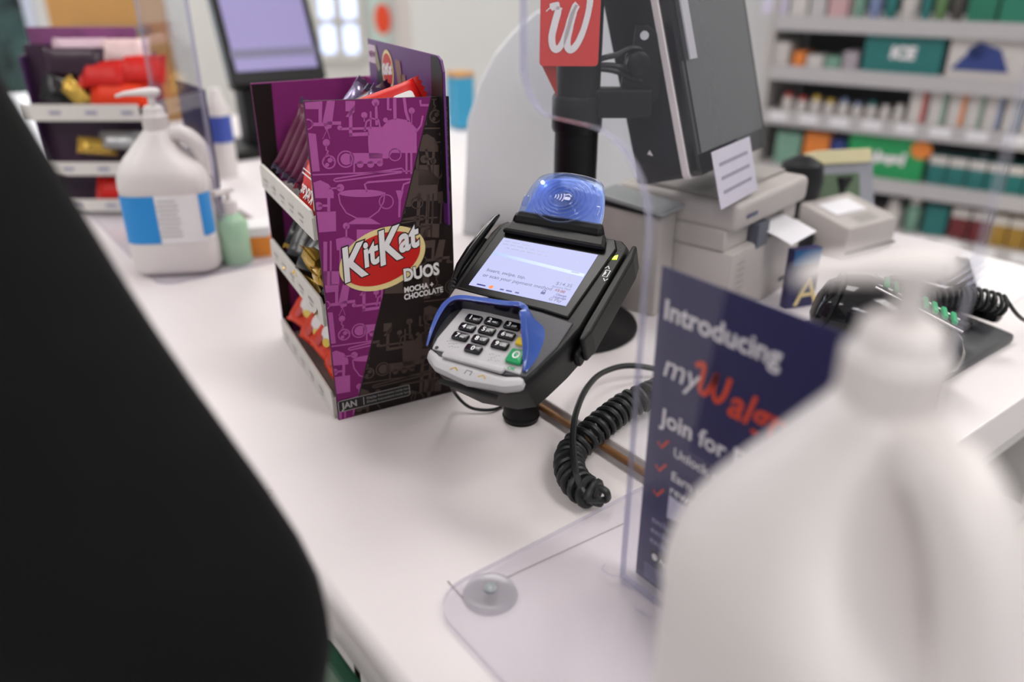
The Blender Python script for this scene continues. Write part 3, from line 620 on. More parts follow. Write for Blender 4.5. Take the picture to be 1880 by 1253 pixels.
# date strip
q0, q1 = pn(622, 765), pn(752, 715)
cxs, cys = (q0[0] + q1[0]) / 2, q0[1] + .011
p = Print().poly(rrect(q1[0] - q0[0], .013, .002, 3, cxs, cys)); p.obj('date_strip', BLACKP, BX, MPN, .0009)
p = Print(); rp = rrect(q1[0] - q0[0] - .001, .012, .002, 3, cxs, cys); p.polys(stroke(rp + rp[:1], .0006)); p.text('JAN', q0[0] + .004, cys - .0032, .0095, .0003, sx=.95); p.poly(rrect(.0007, .009, .0002, 1, q0[0] + .026, cys))
for k in range(2): p.text('Display Instructions inside here', q0[0] + .029, cys + .0012 - .0042 * k, .0036, .0, sx=1.0)
p.obj('date_text', mat('pale_grey_print', rgb(178, 172, 170), .5), BX, MPN, .0012)
# far side, back, header, tiers
B().box((BW / 2, BD, .146), (BW, .003, .292)).obj('far_side_panel', mat('magenta_card', rgb(132, 40, 112), .6, spec=.25), BX)
Mfs = frame((0, BD - .0016, 0), (1, 0, 0), (0, 0, 1))
Print().poly([(0, .002), (.010, .002), (.021, .291), (0, .291)]).obj('far_side_brown_band', BROWNC, BX, Mfs, .0003)
B().box((PWid - .003, BD / 2, BHn * .48), (.003, BD - .004, BHn * .96)).obj('back_panel', PURPLE, BX)
# header card standing up from the back
HX = PWid - .008
hp = onx(675, 75, .41); Hh0 = (MBX.inverted() @ lift(onpl(675, 75, MBX @ Vector((HX, 0, 0)) - Vector((0, 0, CT)), es))); Hh1 = (MBX.inverted() @ lift(onpl(812, 100, MBX @ Vector((HX, 0, 0)) - Vector((0, 0, CT)), es)))
hy0, hy1, hz = Hh1.y, Hh0.y, (Hh0.z + Hh1.z) / 2
hd = [(0, -.12), (hy1 - hy0, -.12), (hy1 - hy0, hz - BHn), (.012, hz - BHn), (.004, hz - BHn - .003), (0, hz - BHn - .012)]
MH = frame((HX, hy1, BHn), (0, -1, 0), (0, 0, 1))        # facing the tray side (-x)
wH = hy1 - hy0
hdp = [(wH - a, b) for a, b in hd]
hdr = B().prism(hdp, -.002, 0, M=MH).obj('header_card', mat('violet_card', rgb(92, 34, 108), .45), BX)
def HP(p, nm, m, z): return p.obj(nm, m, hdr, MH, z)
p = Print().poly([(wH - .03, -.1), (wH - .001, -.1), (wH - .001, hz - BHn - .012), (wH - .008, hz - BHn - .001), (wH - .026, hz - BHn - .001)]); p.poly([(.018, -.05), (.05, -.05), (.044, .005), (.03, .015), (.024, 0)]); HP(p, 'dark_print', BLACKP, .0003)
hh = hz - BHn
p = Print().poly(rrect(.022, .018, .002, 3, .012, hh - .014)); HP(p, 'new_flash', mat('pale_pink_print', rgb(214, 190, 206), .5), .0004)
HP(Print().text('NEW', .003, hh - .017, .0085, .0002, sx=1.0), 'new_text', PURPLE, .0006)
HP(Print().poly([(.024, hh - .002), (.03, hh - .012), (.036, hh - .026), (.03, hh - .030), (.022, hh - .022)]), 'cone_print', mat('khaki_print', rgb(150, 140, 110), .5), .0005)
Print().poly(ell(.058, hh - .026, .017, .020, 30)).obj('header_logo_oval', CREAM, hdr, MH, .0004)
Print().poly(ell(.058, hh - .026, .0145, .0165, 30)).obj('header_logo_red', REDP, hdr, MH, .0006)
HP(Print().text('KitKat', .042, hh - .031, .014, .0009, .25, rot=.12, sx=.78), 'header_logo_text', WHITEP, .0008)
HP(Print().text('DUOS', .066, hh - .044, .0075, .0004, 0, sx=.8), 'header_duos', WHITEP, .0006)
p = Print(); COC = mat('cocoa_print', rgb(150, 106, 92), .5)
for (x, y) in ((.082, -.014), (.094, -.026)):
    for k in range(3): p.poly([(x + .0045 * k, hh + y), (x + .0045 * k + .0035, hh + y + .002), (x + .0045 * k + .009, hh + y - .024), (x + .0045 * k + .005, hh + y - .026)])
HP(p, 'wafer_print', COC, .0006)
# tiers (floors and white front lips)
lipz = []
def lipline(x0, y0): return (MBX.inverted() @ lift(onpl(x0, y0, BO - Vector((0, 0, CT)) , es))).z
TIER = [(.0, .027), (.099, .027), (.183, .027)]
for k, (z0, lh) in enumerate(TIER):
    tr = B().box((PWid / 2 + .004, BD / 2, z0 + .0025), (PWid - .014, BD - .008, .003)).obj('tier_floor', CARDW, BX)
    lp = B().prism([(.006, z0), (BD - .003, z0), (BD - .003, z0 + lh - .004), (BD - .010, z0 + lh), (.012, z0 + lh), (.006, z0 + lh - .006)], -.003, 0, M=frame((0, 0, 0), (0, 1, 0), (0, 0, 1))).obj('tier_lip', CARDW, BX, bevel=.0008)
    B().box((.009, .005, z0 + lh * .45), (.018, .003, lh * .8)).obj('lip_tab', CARDW, BX)
    p = Print()
    for j in range(5): p.poly(rrect(.018, .0022, .0006, 2, .03 + .036 * j, z0 + lh * .5)); p.poly(rrect(.012, .0014, .0004, 2, .03 + .036 * j, z0 + lh * .3))
    p.obj('lip_print', mat('faint_grey_print', rgb(176, 172, 172), .6), BX, frame((0, BD, 0), (0, -1, 0), (0, 0, 1)), .0036)
B().box((PWid - .014, BD / 2, .11), (.004, BD - .01, .21)).obj('inner_back', BROWNC, BX)

def wrapper(L_, W, T, m, name, label, group, M, trim=None, crimp=True):
    """flow-wrapped bar: pillow body along x with flat serrated ends"""
    b = B(); nx, n = 12, 12; rings = []
    for i in range(nx + 1):
        x = -L_ / 2 + L_ * i / nx; e = min(1, min(i, nx - i) / 2.0); e = math.sin(e * math.pi / 2)
        th = T * (.06 + .94 * e); ww = W * (1 - .05 * e)
        rings.append([(x, ww / 2 * math.copysign(abs(math.cos(a)) ** .6, math.cos(a)), th / 2 * math.copysign(abs(math.sin(a)) ** .8, math.sin(a)) + rs.uniform(-1, 1) * T * .03) for a in [2 * math.pi * k / n for k in range(n)]])
    b.loft(rings)
    t = thing(name, label, 'candy', M, group)
    b.obj('wrapper', m, t, smooth='all')
    if crimp:
        for s_ in (-1, 1):
            c = B(); zz = [(s_ * (L_ / 2 + (.004 if k % 2 else .0065)), -W / 2 + W * k / 12, 0) for k in range(13)]
            c.loft([[(s_ * L_ / 2 * .99, -W / 2 + W * k / 12, z) for k in range(13)] + list(reversed([(a, b2, z) for a, b2, _ in zz])) for z in (-.0004, .0004)]).obj('crimped_end', trim or m, t)
    return t
def euler(x, y, z): return Matrix.Rotation(R(z), 4, 'Z') @ Matrix.Rotation(R(y), 4, 'Y') @ Matrix.Rotation(R(x), 4, 'X')
# top tier: purple bars standing in a row, leaning back
for k in range(7):
    M = MBX @ Matrix.Translation((.047, .052 + .0232 * k, .231)) @ euler(0, -60, 0) @ euler(90, 0, 0)
    wrapper(.070, .052, .0165, PLUM, 'chocolate_bar', 'plum wrapped chocolate bar standing in the top tier, %s from the printed side' % ORD[k], 'plum bars in the top tier', M, SILVF)
for k in range(4):
    M = MBX @ Matrix.Translation((.072 + .004 * k, .045 + .038 * k, .246 + .005 * (k % 2))) @ euler(6 * k, -50, 20 - 12 * k) @ euler(80, 0, 0)
    wrapper(.085, .045, .016, [PLUMD, SILVF, PLUM, SILVF][k], 'chocolate_bar', ['dark plum bar behind the front row of plum bars', 'silver and lilac foil bar behind the plum row, near the printed side', 'plum bar leaning at the middle of the back row', 'silver foil bar at the far end of the back row'][k], None, M, SILVF)
for k, (mt, lb, dx, dy, dz, rz) in enumerate(((REDF, 'red wrapped bar sticking up at the top right of the display', .074, .024, .288, 34), (PLUMD, 'dark brown bar beside the red bar under the header card', .080, .085, .276, 60))):
    M = MBX @ Matrix.Translation((dx, dy, dz)) @ euler(62, -14, rz - 30)
    t = wrapper(.082, .034, .012, mt, 'chocolate_bar', lb, None, M, mt)
    Print().poly(rrect(.020, .012, .003, 3, .022, 0)).obj('white_print', WHITEP, t, z=.0069)
M = MBX @ Matrix.Translation((.022, .05, .222)) @ euler(0, -58, 8) @ euler(90, 0, 0) @ euler(0, 0, 90)
t = wrapper(.07, .05, .010, REDF, 'chocolate_bar', 'red wrapper lying against the top tier lip below the plum bars', None, MBX @ Matrix.Translation((.012, .052, .212)) @ euler(0, -70, 0) @ euler(0, 0, 90), REDF)
p = Print(); p.text('KitKat', -.022, -.005, .016, .0004, .2); p.poly(rrect(.06, .0015, .0005, 2, 0, -.014)); p.poly(rrect(.06, .0012, .0005, 2, 0, -.018)); p.obj('white_print', WHITEP, t, z=.006)
B().prism([(.010, .205), (.026, .205), (.022, .240), (.016, .236)], -.0015, 0, M=frame((.006, 0, 0), (0, 1, 0), (0, 0, 1))).obj('cut_flap', CARDW, BX)
# middle tier: black and gold
for k in range(6):
    M = MBX @ Matrix.Translation((.026 + .010 * (k % 2), .030 + .031 * k, .130 + .008 * (k % 3))) @ euler(20 * (k % 3) - 20, -50 + 12 * (k % 2), -20 + 14 * k)
    wrapper(.066, .036, .022, BLKF, 'wrapped_chocolate', 'black foil wrapped chocolate in the middle tier, %s from the printed side' % ORD[k], 'black chocolates in the middle tier', M, GOLD)
for k in range(3):
    M = MBX @ Matrix.Translation((.012, .024 + .03 * k, .136 + .01 * (k % 2))) @ euler(30 * k, 40, 35 * k)
    wrapper(.036, .022, .016, GOLD, 'wrapped_chocolate', 'gold foil chocolate on top of the middle tier, %s from the printed side' % ORD[k], 'gold chocolates in the middle tier', M, GOLD)
# bottom tier: orange bags
for k in range(4):
    M = MBX @ Matrix.Translation((.028, .040 + .043 * k, .040 + .006 * (k % 2))) @ euler(8, -48, -6 + 5 * k) @ euler(0, 0, 90)
    t = wrapper(.062, .052, .03, ORANGE, 'candy_bag', 'orange red candy bag in the bottom tier, %s from the printed side' % ORD[k], 'orange bags in the bottom tier', M, ORANGE)
    p = Print().poly(ell(-.006, -.004, .017, .012, 20)); p.obj('white_print', WHITEP, t, z=.0158)
    p = Print().poly(ell(-.010, .006, .008, .004, 14)); p.obj('yellow_print', YKEY, t, z=.0162); Print().poly(ell(.004, .010, .006, .006, 14)).obj('red_print', REDP, t, z=.0163)
#@@REST
# ------------------------------------------------------------------ clear guards
def guard(name, label, poly, v, th=.006):
    """upright clear sheet in the plane x = v; poly in (y, z above ledge)"""
    t = thing(name, label, 'sneeze guard', Matrix.Translation((v, sum(q[0] for q in poly) / len(poly), CT)))
    M = frame((v, 0, CT), (0, 1, 0), (0, 0, 1))
    n = len(poly); b = B()
    vs_ = [(x, y, z) for z in (0, -th) for x, y in poly]; b.add(vs_, [tuple(range(n)), tuple(range(2 * n - 1, n - 1, -1))]); b.obj('sheet', ACR, t, M=M, world=True)
    e = B(); e.add(vs_, [(i, (i + 1) % n, (i + 1) % n + n, i + n) for i in range(n)]); e.obj('edge', ACRE, t, M=M, world=True)
    return t
VP_ = .341
def arc(cx, cy, r, a0, a1, n=8): return [(cx + r * math.cos(R(a0 + (a1 - a0) * k / n)), cy + r * math.sin(R(a0 + (a1 - a0) * k / n))) for k in range(n + 1)]
urt = onx(1728, 750, VP_).y
pp = [(.309, .003)] + arc(.364, .263, .055, 180, 90)[0:] + arc(.398, .350, .032, 270, 360) + [(.430, .72), (urt, .72), (urt, .003)]
guard('sneeze_guard', 'clear acrylic guard on the ledge with a hand cut-out beside the terminal', pp, VP_)
# base plate under the guard, on suction cups
PZ = .006
cl = onz(790, 1105, PZ); cf = onz(1160, 915, PZ)
vl = cl.x; uf = onz(1000, 985, PZ).y
t = thing('guard_base_plate', 'clear acrylic base plate lying on the ledge under the guard with the navy sign', 'base plate', Matrix.Translation(lift((.3, .15, 0))))
pl = [(.425, -.3), (.425, uf), (vl + .03, uf)] + arc(vl + .03, uf - .03, .03, 90, 180)[1:] + [(vl, -.3)]
n = len(pl); vs_ = [(x, y, CT + PZ - z) for z in (0, .0045) for x, y in pl]
B().add(vs_, [tuple(range(n)), tuple(range(2 * n - 1, n - 1, -1))]).obj('sheet', PLATE, t, world=True)
B().add(vs_, [(i, (i + 1) % n, (i + 1) % n + n, i + n) for i in range(n)]).obj('edge', PEDGE, t, world=True)
def cup(px, py, parent):
    q = lift(onz(px, py, .004)); M = Matrix.Translation(q)
    c = B().lathe([(.0195, -.0036), (.0198, -.0022), (.0180, .0022), (.0150, .0026), (.0140, .0022), (.006, .0030)], 32, M=M).obj('suction_cup', CUP, parent, smooth=True, world=True)
    B().lathe([(.0045, .0024), (.0048, .0046), (.0032, .0056), (.001, .006)], 20, M=M).obj('cup_knob', mat('grey_vinyl', rgb(150, 156, 160), .3), c, smooth=True)
cup(900, 1088, t)
sl = B().box(((.425 + VP_ - .01) / 2 + .0, .1, CT + .001), (.10, .4, .001))
# two thin grey lines drawn on the ledge under the plate
s0, s1 = onz(1146, 962), onz(929, 1062); p = Print(); p.polys(stroke([(s0.x, s0.y), (s1.x, s1.y)], .0011)); s2, s3 = onz(822, 1068), onz(851, 1101); p.polys(stroke([(s2.x, s2.y), (s3.x, s3.y)], .0011))
p.obj('ledge_lines', mat('grey_line', rgb(150, 142, 138), .7), bpy.data.objects['checkout_counter'], z=CT + .0004, world=True)
for (q0, q1) in (((1108, 1040), (1150, 1080)), ((1168, 1118), (1218, 1142))):
    a = onz(*q0, PZ + .0006); b = onz(*q1, PZ + .0006); pts = [a.lerp(b, k / 8) + Vector((rs.uniform(-1, 1) * .003, rs.uniform(-1, 1) * .003, 0)) for k in range(9)]
    Print().polys(stroke(pts, .0012)).obj('glue_smear', mat('grey_smear', rgb(168, 162, 178), .5), bpy.data.objects['guard_base_plate'], z=CT + PZ + .0006, world=True)
# navy poster behind the guard
def navy_poster(label, u0, u1, z0, z1, v, full=True):
    t = thing('advert_poster', label, 'poster', Matrix.Translation((v, (u0 + u1) / 2, CT + z0)))
    W_ = u1 - u0; H_ = z1 - z0
    M = frame((0, W_ / 2, 0), (0, -1, 0), (0, 0, 1))
    B().box((W_ / 2, H_ / 2, -.0008), (W_, H_, .001), M=M).obj('sheet', NAVY, t)
    if not full: return t
    k = W_ / .131
    Print().text('Introducing', .005, .2085, .0185, .00045).text('Join for FREE', .011, .1345, .0175, .0004).text('Unlock exclusive', .024, .1160, .0098, .00015).text('Earn unlimited', .024, .0975, .0098, .00015).text('rewards', .024, .0865, .0098, .00015).obj('white_text', WHITEP, t, M, .0004)
    Print().text('my', .008, .170, .024, .0001, .2).obj('my_text', WHITEP, t, M, .0004)
    q = Print(); wl = [(.034, .187), (.040, .190), (.040, .182), (.039, .173), (.043, .171), (.048, .180), (.050, .188), (.049, .176), (.052, .170), (.057, .176), (.060, .189)]
    q.polys(stroke([(a.x, a.y) for a in spline([Vector(z + (0,)) for z in wl], 5)], .0034)); q.text('algreens', .060, .1655, .0285, .0005, .3, sx=.88)
    q.obj('script_text', NAVYR, t, M, .0004)
    q = Print()
    for y in (.117, .0985, .078): q.polys(stroke([(.010, y + .003), (.0135, y), (.019, y + .008)], .0018))
    q.obj('check_marks', NAVYR, t, M, .0004)
    q = Print().poly([(.024, .066), (.044, .070), (.046, .083), (.024, .085)]); q.obj('white_patch', mat('pale_lilac_print', rgb(206, 202, 220), .5), t, M, .0004)
    q = Print()
    for y in (.055, .046, .037): q.text('exclusive member offers', .011, y, .0075, .0)
    for j in range(6): q.poly(rrect(.11, .0007, .0002, 1, .063, .016 - .0024 * j))
    q.obj('small_print', mat('lilac_grey_print', rgb(160, 160, 196), .5), t, M, .0004)
    Print().poly(rrect(.034, .0095, .002, 3, .030, .0265)).obj('app_badge', BLACKP, t, M, .0004)
    Print().poly(ell(.017, .0265, .0026, .0028, 16)).text('App Store', .021, .0245, .0055, .0001).obj('app_badge_text', WHITEP, t, M, .0006)
    return t
navy_poster('navy sign with white and orange lettering behind the guard, beside the white jug', .177, .3075, .0, .241, VP_ + .009)

# ------------------------------------------------------------------ hand sanitizer jugs
def jug(name, label, M, hx, hy, hb, hs, cr, ch, hd, noz, near=False):
    """pump jug, handle towards +x; hb body height, hs shoulder height, cr collar radius, ch collar height, hd pump height"""
    t = thing(name, label, 'jug', M); n = 36; rings = []
    def sec(xm, xp, y, z, e):
        o = []
        for k in range(n):
            a = 2 * math.pi * k / n; c, s = math.cos(a), math.sin(a); r = (abs(c) ** e + abs(s) ** e) ** (-1 / e)
            o.append(((xp if c > 0 else xm) * c * r, y * s * r, z))
        return o
    z1 = hb; z2 = hb + hs
    for (f, z, e) in ((.90, 0, 4.5), (.97, hb * .02, 4.5), (1, hb * .06, 4.5), (1, hb * .30, 4.5), (.985, hb * .32, 4.5), (.985, hb * .86, 4.5), (1, hb * .88, 4.5), (1, hb * .96, 4)): rings.append(sec(hx * f, hx * f, hy * f, z, e))
    for (fm, fp, fy, fz, e) in ((.985, .96, .98, .06, 3.6), (.93, .88, .92, .20, 3.2), (.82, .62, .80, .38, 2.8), (.66, .44, .66, .56, 2.5), (.50, .34, .50, .74, 2.2)):
        rings.append(sec(hx * fm, max(cr, hx * fp), max(cr, hy * fy), hb + hs * fz, e))
    rings += [sec(cr * 1.25, cr * 1.1, cr * 1.2, hb + hs * .92, 2), sec(cr * .98, cr * .98, cr * .98, hb + hs * 1.0, 2)]
    bo = B().loft(rings).obj('body', JUG, t, smooth='all')
    hz = hb + hs
    hp = spline([(cr * .6, 0, hb + hs * .80), (hx * .50, 0, hb + hs * .86), (hx * .78, 0, hb + hs * .66), (hx * .92, 0, hb + hs * .30), (hx * .90, 0, hb - hs * .1)], 6)
    b = B(); b.tube(hp, [hy * .22] * 6 + [hy * .24] * (len(hp) - 6), 14); b.obj('handle', JUG, t, smooth='all')
    co = B().lathe([(cr, 0), (cr * 1.02, ch * .06), (cr * .98, ch * .55), (cr * .86, ch * .62), (cr * .80, ch * .9), (cr * .6, ch)], 30, (0, 0, hz)).obj('pump_collar', JUG, t, smooth=True)
    rb = B()
    for k in range(24):
        a = 2 * math.pi * k / 24; rb.box((0, 0, 0), (.0012, .0012, ch * .5), Matrix.Translation((cr * 1.0 * math.cos(a), cr * 1.0 * math.sin(a), hz + ch * .3)) @ Matrix.Rotation(a, 4, 'Z'))
    rb.obj('collar_ribs', JUG, co); co_ = rb
    pu = B().lathe([(cr * .30, 0), (cr * .30, hd * .55)], 16, (0, 0, hz + ch * .95)).obj('pump_stem', JUG, t, smooth=True)
    z3 = hz + ch * .95 + hd * .5; Mn = Matrix.Rotation(noz, 4, 'Z')
    hdm = B().loft([[(x, y * w, z + zz) for y, zz in [(math.cos(R(30 * k)), h * math.sin(R(30 * k))) for k in range(12)]] for x, w, h, z in ((-cr * .75, cr * .3, hd * .12, z3 + hd * .3), (-cr * .6, cr * .5, hd * .24, z3 + hd * .28), (0, cr * .56, hd * .27, z3 + hd * .27), (cr * .8, cr * .42, hd * .2, z3 + hd * .28), (cr * 2.0, cr * .28, hd * .13, z3 + hd * .22), (cr * (2.3 if near else 2.7), cr * .2, hd * .09, z3 + hd * .1))], M=Mn)
    hdm.obj('pump_head', JUG, t, smooth='all')
    # label wrapped round the body
    def lab(a0, a1, z0, z1, nm, m, off=.0006):
        rr_ = []
        for z in (z0, z1):
            row = []
            for k in range(13):
                a = R(a0 + (a1 - a0) * k / 12); c, s = math.cos(a), math.sin(a); r = (abs(c) ** 4.5 + abs(s) ** 4.5) ** (-1 / 4.5)
                row.append(((hx * .985 + off) * c * r, (hy * .985 + off) * s * r, z))
            rr_.append(row)
        return B().loft(rr_, cap=False, closed=False).obj(nm, m, t, smooth='all')
    if near: lab(-178, 178, hb * .34, hb * .46, 'label', BLUEL); return t
    lab(-178, -22, hb * .34, hb * .84, 'label', PAPER)
    lab(-178, -98, hb * .345, hb * .835, 'label_blue_panel', BLUEL, .0010); lab(-48, -24, hb * .40, hb * .835, 'label_blue_stripe', BLUEL, .0010)
    p = Print()
    for j in range(9): p.poly(rrect(hx * .5 * (1 if j % 3 else .8), hb * .012, .0003, 1, 0, hb * (.78 - .045 * j)))
    p.obj('label_text', mat('pale_label_ink', rgb(186, 182, 180), .6), t, frame((hx * .12, -hy * .985 - .0016, 0), (1, 0, 0), (0, 0, 1)))
    lab(20, 160, hb * .34, hb * .84, 'back_label', BLUEL)
    return t
def ang(d): return math.degrees(math.atan2(d.y, d.x))
# far jug: handle to the image right
JL = lift(onz(335, 484, .005))
jug('sanitizer_jug', 'white pump jug with a blue label beside the far guard', yawed(JL, ang(hdir(82))), .060, .048, .136, .060, .0165, .030, .024, math.pi)
# near jug: tall, heavily out of focus, handle to the camera
JR = atd(1655, 620, .224); JR.z = PZ; JR = lift(JR)
ah = ang(hdir(166))
jug('sanitizer_jug', 'large white pump jug in the near foreground, in front of the navy sign', yawed(JR, ah), .0605, .054, .197, .080, .0158, .027, .024, R(ang(hdir(-92)) - ah), near=True)

# ------------------------------------------------------------------ pole, round base, red sign, service monitor
PB = onz(1046, 598, ZS); PL = lift(PB); pD = PB.dot(hdir(0))
t = thing('monitor_pole', 'black metal pole on a round base behind the terminal', 'pole', Matrix.Translation(PL))
B().lathe([(.080, 0), (.081, .003), (.079, .007), (.03, .010)], 48).obj('base_disc', BLACKM, t, smooth=True)
B().lathe([(.0235, .008), (.0235, .62), (.021, .622)], 32).obj('tube', BLACKM, t, smooth=True)
zc = atd(1058, 205, pD).z - ZS
B().lathe([(.0255, zc - .02), (.027, zc - .016), (.027, zc + .014), (.0255, zc + .018)], 32).obj('clamp_collar', BLACK, t, smooth=True)
# sign on the pole
Ms = frame(lift(atd(1044, 60, pD - .034)), h90, (0, 0, 1)); sD = pD - .034
def sg(x, y): q = Ms.inverted() @ lift(atd(x, y, sD)); return (q.x, q.y)
t = thing('store_sign', 'red hanging sign with a white script W mounted on the black pole', 'sign', Ms)
RED = mat('sign_red', rgb(214, 62, 58), .5, var=.02)
a, b_2 = sg(993, -60), sg(1098, 122)
B().prism(rrect(b_2[0] - a[0], a[1] - b_2[1], .004, 4, (a[0] + b_2[0]) / 2, (a[1] + b_2[1]) / 2), -.002, 0).obj('plate', RED, t, bevel=.0005)
f0, f1, f2 = sg(994, 119), sg(1022, 122), sg(1024, 182)
B().add([(f0[0], f0[1], -.002), (f1[0], f1[1], -.004), (f2[0], f2[1], -.012), (f0[0], f0[1], -.004), (f1[0], f1[1], -.006), (f2[0], f2[1], -.014)], [(0, 1, 2), (3, 5, 4), (0, 3, 4, 1), (1, 4, 5, 2), (2, 5, 3, 0)]).obj('folded_tail', mat('dark_red_fold', rgb(176, 50, 36), .5), t)
def c5(x, y): return sg(820 + x / 3.133, y / 3.133)
p = Print(); k5 = (c5(600, 100)[0] - c5(500, 100)[0]) / 100
for pts, ww in (([(572, 66), (600, 42), (650, 30)], [6, 40, 26]), ([(650, 40), (640, 70), (618, 150), (605, 215), (612, 268), (636, 284), (664, 250), (690, 180), (712, 100), (734, 40), (750, 20)], [34, 40, 40, 40, 40, 36, 34, 32, 30, 30, 30]), ([(752, 30), (730, 80), (708, 160), (694, 225), (696, 272), (718, 286), (752, 250), (784, 180), (808, 100), (822, 30), (828, -30)], [30, 36, 40, 40, 40, 38, 36, 34, 34, 36, 38])):
    sp_ = spline([Vector(c5(*q) + (0,)) for q in pts], 6); W2_ = [ww[min(len(ww) - 1, int(i / 6))] * k5 for i in range(len(sp_))]
    p.polys(stroke([(q.x, q.y) for q in sp_], W2_))
p.obj('script_letter', WHITEP, t, z=.0006)
B().box((0, .02, -.008), (.02, .03, .012)).obj('hook', BLACKM, t)
# service monitor seen nearly edge-on
md = hdir(36.7); mn0 = hdir(126.7); tilt = R(17)
mup = (Vector((0, 0, 1)) * math.cos(tilt) - mn0 * math.sin(tilt)).normalized(); mn = md.cross(mup)
if mn.dot(mn0) < 0: mn = -mn
P0 = atd(1290, 290, pD - .03)      # near lower corner of the screen face
MM = Matrix((md, mup, mn)).transposed().to_4x4(); MM.translation = lift(P0)
P1 = MM.inverted() @ lift(onpl(1402, 228, P0, mn)); wM = P1.x
T = thing('service_monitor', 'black tilted service monitor seen from its edge, mounted on the pole', 'monitor', MM)
hM = .30
MONB = mat('charcoal_monitor', rgb(17, 17, 25), .5, var=.05, spec=.3)
B().prism(rrect(wM + .016, hM, .008, 4, wM / 2, hM / 2 - .018), -.078, -.022).obj('housing', MONB, T, bevel=.004, smooth=True)
B().prism(rrect(wM + .020, hM + .004, .008, 4, wM / 2, hM / 2 - .018), -.022, -.014).obj('white_seam', mat('white_trim', rgb(226, 218, 216), .5), T, bevel=.001)
B().prism(rrect(wM + .016, hM, .008, 4, wM / 2, hM / 2 - .018), -.014, -.002).obj('bezel', BLACKG, T, bevel=.002)
B().box((wM / 2, hM / 2 - .010, -.002), (wM - .004, hM - .03, .002)).obj('screen', mat('dim_glossy_screen', rgb(70, 72, 74), .06, var=.05, spec=.9), T)
# clear privacy strip and taped note
B().box((.010, .20, .004), (.016, .20, .0015)).obj('clear_strip', clear('milky_strip', (.8, .8, .84, 1), 1, .1, .45, (.8, .78, .82, 1)), T)
nt_ = B().box((.062, -.028, .006), (.105, .062, .0008)).obj('taped_note', mat('note_paper', rgb(205, 200, 212), .6), T)
p = Print()
for j in range(3): p.poly(rrect(.08, .004, .001, 2, .062, -.013 - .015 * j))
p.obj('note_lines', mat('note_ink', rgb(150, 148, 162), .6), T, z=.0066)
p = Print()
for (x, y, w) in ((.0, .075, .006), (.0, .066, .012), (.0, .06, .004), (.0, .015, .004)): p.poly([(x - .006 + rs.uniform(-.01, .012), y), (x + w * .3 - .006, y + .004), (x + w - .006, y - .003)])
p.obj('torn_sticker', WHITEP, T, frame((-.0088, 0, -.05), (0, 0, 1), (0, 1, 0)), .0)
# bracket arm: from the pole collar to the back of the monitor
bc = MM @ Vector((.04, .06, -.046)); pc_ = PL + Vector((0, 0, atd(1058, 150, pD).z - ZS))
Tb = thing('monitor_bracket', 'black bracket plate and arm with looped cables between the pole and the monitor', 'bracket', Matrix.Translation(pc_))
D_ = pD
def bpt(x, y, d=0): return lift(atd(x, y, D_ - .005 + d))
bkp = [(1168, 48), (1190, 46), (1206, 60), (1222, 160), (1190, 205), (1105, 204), (1098, 176), (1140, 160), (1150, 100), (1162, 88)]
fr_ = frame(bpt(1140, 150), h90, (0, 0, 1)); fi = fr_.inverted()
pol = [(lambda q: (q.x, q.y))(fi @ bpt(*q)) for q in bkp]
B().prism(pol, -.006, 0).obj('plate', BLACKM, Tb, M=fr_, world=True, bevel=.001)
hc = fi @ bpt(1183, 65); B().lathe([(.0045, 0), (.0045, .0008)], 20, (hc.x, hc.y, .0002)).obj('plate_hole', mat('pale_hole', rgb(196, 200, 202), .8), Tb, M=fr_, world=True)
hc = fi @ bpt(1170, 115); B().lathe([(.012, 0), (.012, .012), (.009, .014)], 24, (hc.x, hc.y, 0)).obj('pivot_knob', BLACK, Tb, M=fr_, world=True, smooth=True)
B().box((0, 0, 0), (.075, .03, .022), frame(bpt(1130, 188, .0), h90, (0, 0, 1))).obj('arm', BLACKM, Tb, world=True, bevel=.003)
for k, (y0, ym, y1) in enumerate(((116, 100, 88), (122, 122, 132), (126, 132, 145))):
    B().tube(spline([bpt(1085, y0), bpt(1110, (y0 + ym) / 2 - 2), bpt(1135, ym), bpt(1165, y1), bpt(1205, y1 + 14, .01)], 6), .003, 8).obj('cable', RUBBER, Tb, smooth=True, world=True)

# rounded frosted divider behind the pole
DD = 1.22
dp = [(850, 500), (851, 400), (855, 306), (858, 223), (881, 153), (909, 99), (945, 56), (985, 22), (1030, 4), (1080, -6), (1262, -6), (1262, 470)]
Md = frame(lift(atd(1050, 200, DD)), h90, (0, 0, 1)); Mdi = Md.inverted()
dpl = [(lambda q: (q.x, q.y))(Mdi @ lift(atd(x, y, DD))) for x, y in dp]
zb = CT + ZS - Md.translation.z
dpl = [(x, max(y, zb)) if i not in (0, len(dpl) - 1) else (x, zb) for i, (x, y) in enumerate(dpl)]
t = thing('desk_divider', 'pale grey divider panel with a rounded corner standing behind the black pole', 'divider', Matrix.Translation(Vector((Md.translation.x, Md.translation.y, CT + ZS))))
B().prism(dpl, -.012, 0).obj('panel', mat('pale_grey_panel', rgb(226, 230, 233), .5, var=.015), t, M=Md, world=True, bevel=.002)
B().box(((dpl[0][0] + dpl[-1][0]) / 2, zb + .008, .012), (.3, .016, .05)).obj('foot', BEIGED, t, M=Md, world=True)

